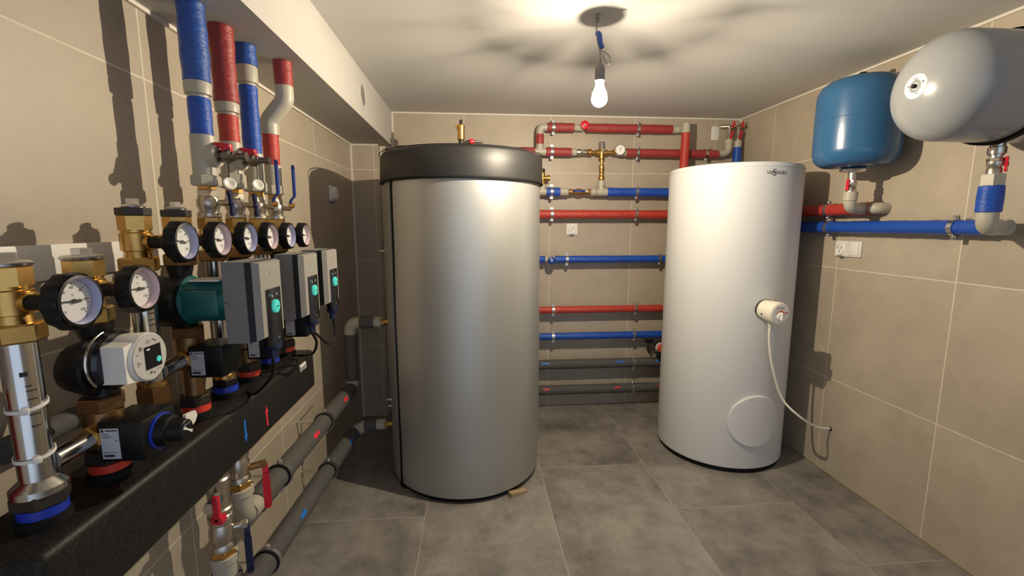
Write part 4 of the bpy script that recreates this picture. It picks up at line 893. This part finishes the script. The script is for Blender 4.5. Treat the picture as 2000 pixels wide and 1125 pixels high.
# three box pumps
def box_pump(i, label, yc, xo=0.0):
    y = CY[i]; pz = 1.185
    t = thing('circulation_pump', label, 'pump', (CX, y, 1.08), 'grey box pumps')
    obj('volute', MB().lathe((-0.760, y - 0.008, pz), X, [(0, 0.030), (0.010, 0.050), (0.04, 0.062), (0.085, 0.064), (0.100, 0.058)], 40, scallop=lambda a: 1 + 0.05 * math.cos(2 * a))
        .lathe((CX - 0.004, y, 1.105), Z, [(0, 0.026), (0.02, 0.022), (0.14, 0.022), (0.155, 0.026), (0.168, 0.026)], 24), 'black', t)
    mo = obj('motor', MB().lathe((-0.664, y, pz), X, [(0, 0.055), (0.006, 0.056), (0.012, 0.050), (0.11, 0.048)], 36, scallop=lambda a: 1 + 0.02 * math.cos(4 * a)).box((-0.655, y - 0.052, pz - 0.03), (-0.575, y + 0.052, pz + 0.03), 0.006), 'teal', t, 'dark green motor body')
    obj('nameplate', MB().box((-0.640, y - 0.040, pz + 0.047), (-0.575, y + 0.02, pz + 0.051), 0.001), 'paper', mo)
    x0, x1, x2, x3 = -0.563 + xo, -0.514 + xo, -0.500 + xo, -0.487 + xo
    hw = 0.066; zt, zb0 = 1.276, 1.090
    tilt = 0.010
    def slab(xa, xb, hwa, hwb, ea, eb):
        vs = []
        for x, h_, e in ((xa, hwa, ea), (xb, hwb, eb)):
            vs += [(x, yc - h_, zb0 + e), (x, yc + h_, zb0 + e), (x, yc + h_, zt - e * 0.5), (x, yc - h_, zt - e * 0.5)]
        return MB().add(vs, [(3, 2, 1, 0), (4, 5, 6, 7), (0, 1, 5, 4), (1, 2, 6, 5), (2, 3, 7, 6), (3, 0, 4, 7)])
    obj('rear_case', slab(x0, x1, hw, hw, 0.0, 0.0), 'grey_plastic', t)
    obj('cooling_band', slab(x1, x2, hw - 0.0005, hw - 0.003, 0.001, 0.003), 'black', t, 'black band around the box')
    ld_ = obj('front_lid', slab(x2, x3, hw - 0.003, hw - 0.012, 0.003, 0.008), 'lid_grey', t)
    zp0, zp1 = zb0 - 0.018, zb0 + 0.118
    pn = obj('control_panel', MB().box((x2 - 0.002, yc - 0.034, zp0), (x3 + 0.002, yc + 0.044, zp1), 0.0015), 'gloss_black', t)
    db = Vector((x3 + 0.002, yc + 0.006, zb0 + 0.074))
    obj('green_dial', MB().lathe(db, X, [(0, 0.0165), (0.006, 0.0155), (0.007, 0.013)], 28), 'green_lit', pn)
    obj('dial_mark', MB().prism([(-0.010, -0.001), (0.010, -0.001), (0.010, 0.001), (-0.010, 0.001)], db + X * 0.007, Y, Z, 0.0004), 'ink', pn)
    obj('brand_print', text_mb('wilo', 0.011, (x3 + 0.002, yc - 0.014, zb0 + 0.104), Y, Z, 0.0003), 'teal_ink', pn)
    for dy, dz in ((-0.010, 0.026), (0.016, 0.028)): obj('icon_print', MB().prism([(-0.002, -0.003), (0.002, -0.003), (0.002, 0.003), (-0.002, 0.003)], db + Y * dy + Z * dz, Y, Z, 0.0004), 'sticker', pn)
    obj('lid_mark', text_mb('S', 0.012, (x3 + 0.0002, yc - 0.005, zt - 0.030), Y, Z, 0.0004), 'grey_ink', ld_)
    obj('panel_screw', disc((x3 + 0.002, yc + 0.015, zp0 + 0.012), X, 0.0035, 0.002, 12), 'galv', pn)
    obj('plug', MB().box((x1 - 0.005, yc + 0.01, zb0 - 0.040), (x3 - 0.002, yc + 0.045, zb0 - 0.004), 0.004).cyl((x2 - 0.005, yc + 0.028, zb0 - 0.062), (x2 - 0.005, yc + 0.028, zb0 - 0.04), 0.010, 16), 'navy', t, 'dark plug under the box')
    return t
box_pump(3, 'grey box pump nearest the camera with a green dial on its panel', 1.105)
box_pump(5, 'middle one of the three grey box pumps', 1.372)
box_pump(7, 'farthest grey box pump from the camera', 1.585, -0.004)
t1 = MB().tube(smooth_path([(-0.508, 1.613, 1.030), (-0.505, 1.618, 0.985), (-0.505, 1.600, 0.955), (-0.510, 1.555, 0.950), (-0.515, 1.500, 0.985), (-0.52, 1.45, 1.02)]), 0.0042, 10)
tag(obj('pump_cable', t1, 'black'), 'black cable looping under the farthest grey pump', 'cable')
t1 = MB().tube(smooth_path([(-0.508, 1.400, 1.030), (-0.505, 1.430, 0.990), (-0.530, 1.47, 0.945), (-0.575, 1.53, 0.918), (-0.635, 1.56, 0.910)]), 0.0042, 10)
tag(obj('pump_cable', t1, 'black'), 'black cable running down from the middle grey pump to the manifold', 'cable')
t1 = MB().tube(smooth_path([(-0.508, 1.133, 1.030), (-0.52, 1.15, 0.98), (-0.56, 1.18, 0.935), (-0.60, 1.21, 0.906), (-0.63, 1.24, 0.905)]), 0.0042, 10)
tag(obj('pump_cable', t1, 'black'), 'black cable running down from the nearest grey pump to the manifold', 'cable')

# ball valves and risers on columns 5 to 8
def column_valve(i, label, kind):
    y = CY[i]; t = thing('ball_valve', label, 'valve', (CX, y, 1.376), 'ball valves above the brass heads')
    obj('body', MB().lathe((CX, y, 1.376), Z, [(0, 0.024), (0.003, 0.027), (0.012, 0.027), (0.015, 0.022), (0.024, 0.023), (0.030, 0.026), (0.046, 0.026), (0.054, 0.021), (0.058, 0.020)], 24).hexa((CX, y, 1.428), (CX, y, 1.447), 0.025, 0.002), 'nickel', t)
    obj('top_nipple', MB().hexa((CX, y, 1.444), (CX, y, 1.460), 0.023, 0.001), 'brass', t)
    obj('stem', MB().cyl((CX + 0.018, y, 1.414), (CX + 0.052, y, 1.414), 0.008, 14), 'nickel', t)
    h = MB()
    if kind == 'wing':
        butterfly(h, (CX + 0.055, y, 1.414), X, Vector((0, -0.15, 1)), 0.030); obj('handle', h, 'navy', t, 'dark blue wing handle')
    else:
        lever(h, (CX + 0.050, y, 1.424), X, Z, 0.128, 0.013, 0.016); obj('handle', h, 'handle_blue', t, 'long blue lever handle')
        obj('lever_nut', MB().hexa((CX + 0.046, y, 1.424), (CX + 0.062, y, 1.424), 0.009), 'brass', t)
    return t
column_valve(4, 'ball valve with dark wing handle nearest the camera, under the thick blue riser', 'wing')
column_valve(5, 'ball valve with dark wing handle under the red riser between two blue ones', 'wing')
column_valve(6, 'ball valve with upright blue lever under the farther blue riser', 'lever')
column_valve(7, 'ball valve with upright blue lever farthest from the camera', 'lever')
def riser(i, label, col, zs, xtop=None):
    y = CY[i]; t = thing('riser_pipe', label, 'pipe', (CX, y, 1.458), 'risers going up into the soffit')
    zn0, zn1, zl0, zl1, zu0 = zs                       # nut, lower sleeve, upper sleeve
    obj('threaded_socket', MB().hexa((CX, y, zn0), (CX, y, zn1), 0.034, 0.003, phase=0.2), 'ppr', t)
    obj('bare_pipe', MB().cyl((CX, y, zn1 - 0.002), (CX, y, zl0 + 0.02), 0.0275, 28, ch=0.002), 'ppr', t)
    sl = MB(); sleeve(sl, (CX, y, zl0), (CX, y, zl1), 0.0255, 0.001); obj('insulation', sl, col, t)
    if xtop is None:
        obj('coupling', MB().lathe((CX, y, zl1 - 0.004), Z, [(0, 0.0225), (0.010, 0.0225), (0.012, 0.029), (zu0 - zl1 - 0.002, 0.030), (zu0 - zl1 + 0.01, 0.0265)], 28), 'ppr', t)
        sl = MB(); sleeve(sl, (CX, y, zu0), (CX, y, ZS - 0.001), 0.030, 0.0012); obj('insulation', sl, 'dusty_' + col, t)
    else:
        obj('double_bend', MB().tube(bend([(CX, y, zl1 - 0.01), (CX, y, zl1 + 0.035), (xtop, y, zu0 - 0.035), (xtop, y, zu0 + 0.01)], 0.013, 4), 0.0285, 24), 'ppr', t)
        sl = MB(); sleeve(sl, (xtop, y, zu0), (xtop, y, ZS - 0.001), 0.029, 0.0012); obj('insulation', sl, 'dusty_' + col, t)
    return t
r4 = riser(4, 'thick blue insulated riser nearest the camera', 'blue', (1.456, 1.482, 1.560, 1.668, 1.705))
r5 = riser(5, 'red insulated riser between the two blue risers', 'red', (1.460, 1.500, 1.566, 1.657, 1.690))
r6 = riser(6, 'second blue insulated riser, with a tall beige coupling near the soffit', 'blue', (1.460, 1.490, 1.555, 1.772, 1.828))
r7 = riser(7, 'red riser farthest from the camera with a beige double bend', 'red', (1.460, 1.490, 1.537, 1.665, 1.800), -0.620)
for i, rr, zz in ((4, r4, 1.530), (5, r5, 1.538)):
    y = CY[i]
    obj('branch', MB().cyl((CX + 0.005, y, zz), (CX + 0.036, y, zz), 0.0275, 24, ch=0.003), 'ppr', rr)
    t = thing('drain_cock', ('nearer' if i == 4 else 'farther') + ' dark drain cock with red tap and hanging round cap, on the %s riser' % ('blue' if i == 4 else 'red'), 'valve', (CX + 0.06, y, zz - 0.02), 'drain cocks on the risers')
    obj('body', MB().lathe((CX + 0.036, y, zz), X, [(0, 0.016), (0.006, 0.016), (0.007, 0.012), (0.014, 0.012), (0.017, 0.017), (0.028, 0.017), (0.032, 0.012), (0.038, 0.012), (0.040, 0.009), (0.060, 0.008), (0.062, 0.011), (0.067, 0.011)], 18), 'gunmetal', t)
    obj('handle', MB().cyl((CX + 0.052, y, zz + 0.008), (CX + 0.052, y, zz + 0.020), 0.009, 14).box((CX + 0.028, y - 0.008, zz + 0.018), (CX + 0.066, y + 0.008, zz + 0.032), 0.003, rot=Matrix.Rotation(0.12, 3, 'Y')).box((CX + 0.056, y - 0.006, zz + 0.012), (CX + 0.068, y + 0.006, zz + 0.030), 0.002), 'handle_red', t)
    cx_ = CX + (0.056 if i == 4 else 0.066)
    obj('cord', MB().tube([(cx_, y, zz - 0.010), (cx_ + 0.001, y, zz - 0.036), (cx_, y - 0.002, zz - 0.054)], 0.0012, 6), 'black', t)
    td = Vector((0.75, -0.6, 0.25))
    obj('cap_disc', MB().lathe(Vector((cx_, y - 0.002, zz - 0.068)), td, [(0, 0.0155), (0.004, 0.0155), (0.005, 0.013), (0.003, 0.006), (0.0, 0.0)], 24), 'cream_plastic', t, 'pale round dust cap')

# ------------------------------------------------------------ pipes below the manifold
GX = -0.690
def grey_run(label, z0, z1, y0, y1, cat='pipe'):
    t = thing('grey_pipe', label, cat, (GX, (y0 + y1) / 2, min(z0, z1) - 0.04))
    sl = MB(); sleeve(sl, (GX, y0, z0), (GX, y1, z1), 0.037, 0.0006, 28); obj('insulation', sl, 'foam', t)
    return t
uz = lambda yy: 0.500 - 0.036 * (yy - 1.3)
lz = lambda yy: 0.272 - 0.060 * (yy - 1.3)
tu = grey_run('upper grey foam pipe along the left wall, rising to the silver tank', uz(1.345), uz(2.425), 1.345, 2.425)
obj('end_elbow', MB().tube(bend([(GX, 2.40, 0.462), (GX, 2.455, 0.458), (GX + 0.004, 2.455, 0.52)], 0.04), 0.033, 22), 'ppr', tu)
sl = MB(); sleeve(sl, (GX + 0.004, 2.455, 0.505), (GX + 0.008, 2.452, 0.785), 0.034, 0.0006); obj('insulation', sl, 'foam', tu, 'dark vertical foam sleeve')
obj('top_elbow', MB().tube(bend([(GX + 0.008, 2.450, 0.770), (GX + 0.008, 2.448, 0.832), (GX + 0.075, 2.447, 0.832)], 0.05), 0.033, 22), 'ppr', tu)
sl = MB(); sleeve(sl, (GX + 0.060, 2.447, 0.832), (-0.553, 2.447, 0.832), 0.034, 0.0006); obj('insulation', sl, 'foam', tu)
obj('tank_socket', MB().hexa((-0.558, 2.447, 0.832), (-0.512, 2.447, 0.832), 0.030, 0.003), 'ppr', tu)
obj('near_elbow', MB().tube(bend([(GX, 1.365, uz(1.36)), (GX, 1.268, 0.503), (GX, 1.268, 0.575)], 0.045), 0.031, 22), 'ppr', tu)
for yy in (1.80, 2.22): obj('red_arrow', arrow_patch((GX, yy, uz(yy)), Y, Vector((0.85, 0, 0.52)), 0.037, 0.060, 0.014, True, -1), 'arrow_red', tu)
tl = grey_run('lower grey foam pipe along the left wall, near the floor', lz(1.16), lz(2.425), 1.16, 2.425)
obj('end_elbow', MB().tube(bend([(GX, 2.40, 0.206), (GX, 2.449, 0.207), (GX + 0.075, 2.449, 0.242)], 0.045), 0.033, 22), 'ppr', tl)
sl = MB(); sleeve(sl, (GX + 0.062, 2.447, 0.242), (-0.563, 2.447, 0.242), 0.035, 0.0006); obj('insulation', sl, 'foam', tl)
obj('tank_socket', MB().hexa((-0.566, 2.447, 0.242), (-0.512, 2.447, 0.242), 0.031, 0.003), 'ppr', tl)
for yy in (1.62, 2.28): obj('blue_arrow', arrow_patch((GX, yy, lz(yy)), Y, Vector((0.85, 0, 0.52)), 0.037, 0.055, 0.014), 'arrow_blue', tl)
dirU = Vector((0, 1, -0.036)); dirL = Vector((0, 1, -0.06))
LBL = 'pipe clamp on the %s grey pipe of the left wall, %s'
clamp((GX, 1.985, uz(1.985)), dirU, -X, 0.037, LBL % ('upper', 'toward the tank'), GX - XL - 0.0005, lined=True)
clamp((GX, 1.515, uz(1.515)), dirU, -X, 0.037, LBL % ('upper', 'beside the red lever'), GX - XL - 0.0005, lined=True)
clamp((GX, 1.995, lz(1.995)), dirL, -X, 0.037, LBL % ('lower', 'toward the tank'), GX - XL - 0.0005, lined=True)
clamp((GX, 1.385, lz(1.385)), dirL, -X, 0.037, LBL % ('lower', 'toward the camera'), GX - XL - 0.0005, lined=True)
# drop 1 (nearer): drain tee, ball valve with blue lever, grey sleeve
y = 1.165; x = GX
t = thing('drop_tee', 'nickel tee with red drain tap under the manifold', 'fitting', (x, y, 0.60))
obj('body', MB().lathe((x, y, 0.592), Z, [(0, 0.027), (0.006, 0.030), (0.016, 0.030), (0.020, 0.025), (0.070, 0.026), (0.078, 0.030), (0.10, 0.030), (0.105, 0.026), (0.165, 0.026)], 24).cyl((x, y, 0.655), (x + 0.02, y - 0.045, 0.655), 0.014, 16), 'nickel', t)
obj('drain', MB().lathe((x + 0.016, y - 0.036, 0.655), Vector((0.15, -0.95, 0.05)), [(0, 0.016), (0.014, 0.016), (0.018, 0.011), (0.03, 0.011), (0.034, 0.015), (0.048, 0.014)], 16).tube(smooth_path([(x + 0.03, y - 0.075, 0.645), (x + 0.035, y - 0.07, 0.62), (x + 0.045, y - 0.05, 0.605), (x + 0.045, y - 0.03, 0.615)]), 0.0015, 6), 'steel', t)
h = MB().box((x + 0.034, y - 0.090, 0.622), (x + 0.050, y - 0.078, 0.692), 0.004).box((x + 0.026, y - 0.090, 0.616), (x + 0.056, y - 0.066, 0.636), 0.004)
obj('red_tap', h, 'handle_red', t)
t = thing('ball_valve', 'nickel ball valve with hanging blue lever under the manifold', 'valve', (x, y, 0.48))
obj('body', MB().lathe((x, y, 0.487), Z, [(0, 0.026), (0.004, 0.030), (0.016, 0.030), (0.022, 0.026), (0.04, 0.031), (0.06, 0.031), (0.078, 0.026), (0.083, 0.030), (0.102, 0.030), (0.106, 0.025)], 24), 'nickel', t)
obj('brass_ring', MB().hexa((x, y, 0.470), (x, y, 0.490), 0.031, 0.002), 'brass', t)
obj('stem', MB().cyl((x + 0.02, y + 0.006, 0.545), (x + 0.052, y + 0.018, 0.545), 0.010, 14).hexa((x + 0.042, y + 0.014, 0.545), (x + 0.058, y + 0.020, 0.545), 0.012), 'nickel', t)
h = MB(); lever(h, (x + 0.054, y + 0.020, 0.540), Vector((0.5, -0.85, 0)), -Z, 0.135, 0.017, 0.002, 0.0045); obj('lever', h, 'navy', t, 'dark blue lever')
t = thing('drop_pipe', 'beige socket and grey sleeve dropping to the lower grey pipe', 'pipe', (x, y, 0.24))
obj('socket', MB().lathe((x, y, 0.405), Z, [(0, 0.030), (0.045, 0.031), (0.048, 0.034), (0.066, 0.034), (0.068, 0.030)], 24), 'ppr', t)
sl = MB(); sleeve(sl, (x, y, 0.25), (x, y, 0.412), 0.039, 0.0006); obj('insulation', sl, 'foam', t)
# drop 2
y2 = 1.268
t = thing('ball_valve', 'nickel ball valve with red lever under the manifold', 'valve', (x, y2, 0.58))
obj('body', MB().lathe((x, y2, 0.620), Z, [(0, 0.027), (0.004, 0.030), (0.014, 0.030), (0.02, 0.026), (0.04, 0.030), (0.06, 0.030), (0.075, 0.025), (0.08, 0.030), (0.10, 0.030), (0.105, 0.026), (0.138, 0.026)], 24), 'nickel', t)
obj('brass_ring', MB().hexa((x, y2, 0.602), (x, y2, 0.624), 0.032, 0.002), 'brass', t)
obj('stem', MB().cyl((x + 0.02, y2 + 0.012, 0.655), (x + 0.060, y2 + 0.036, 0.655), 0.010, 14).hexa((x + 0.046, y2 + 0.028, 0.655), (x + 0.062, y2 + 0.038, 0.655), 0.012), 'dark_brass', t)
h = MB(); lever(h, (x + 0.058, y2 + 0.036, 0.650), Vector((0.5, -0.85, 0)), -Z, 0.128, 0.019, 0.002, 0.005); obj('lever', h, 'handle_red', t, 'red lever')
t = thing('drop_pipe', 'beige socket between the red lever valve and the upper grey pipe', 'pipe', (x, y2, 0.55))
obj('socket', MB().lathe((x, y2, 0.548), Z, [(0, 0.031), (0.03, 0.032), (0.034, 0.036), (0.054, 0.036), (0.057, 0.030)], 24), 'ppr', t)
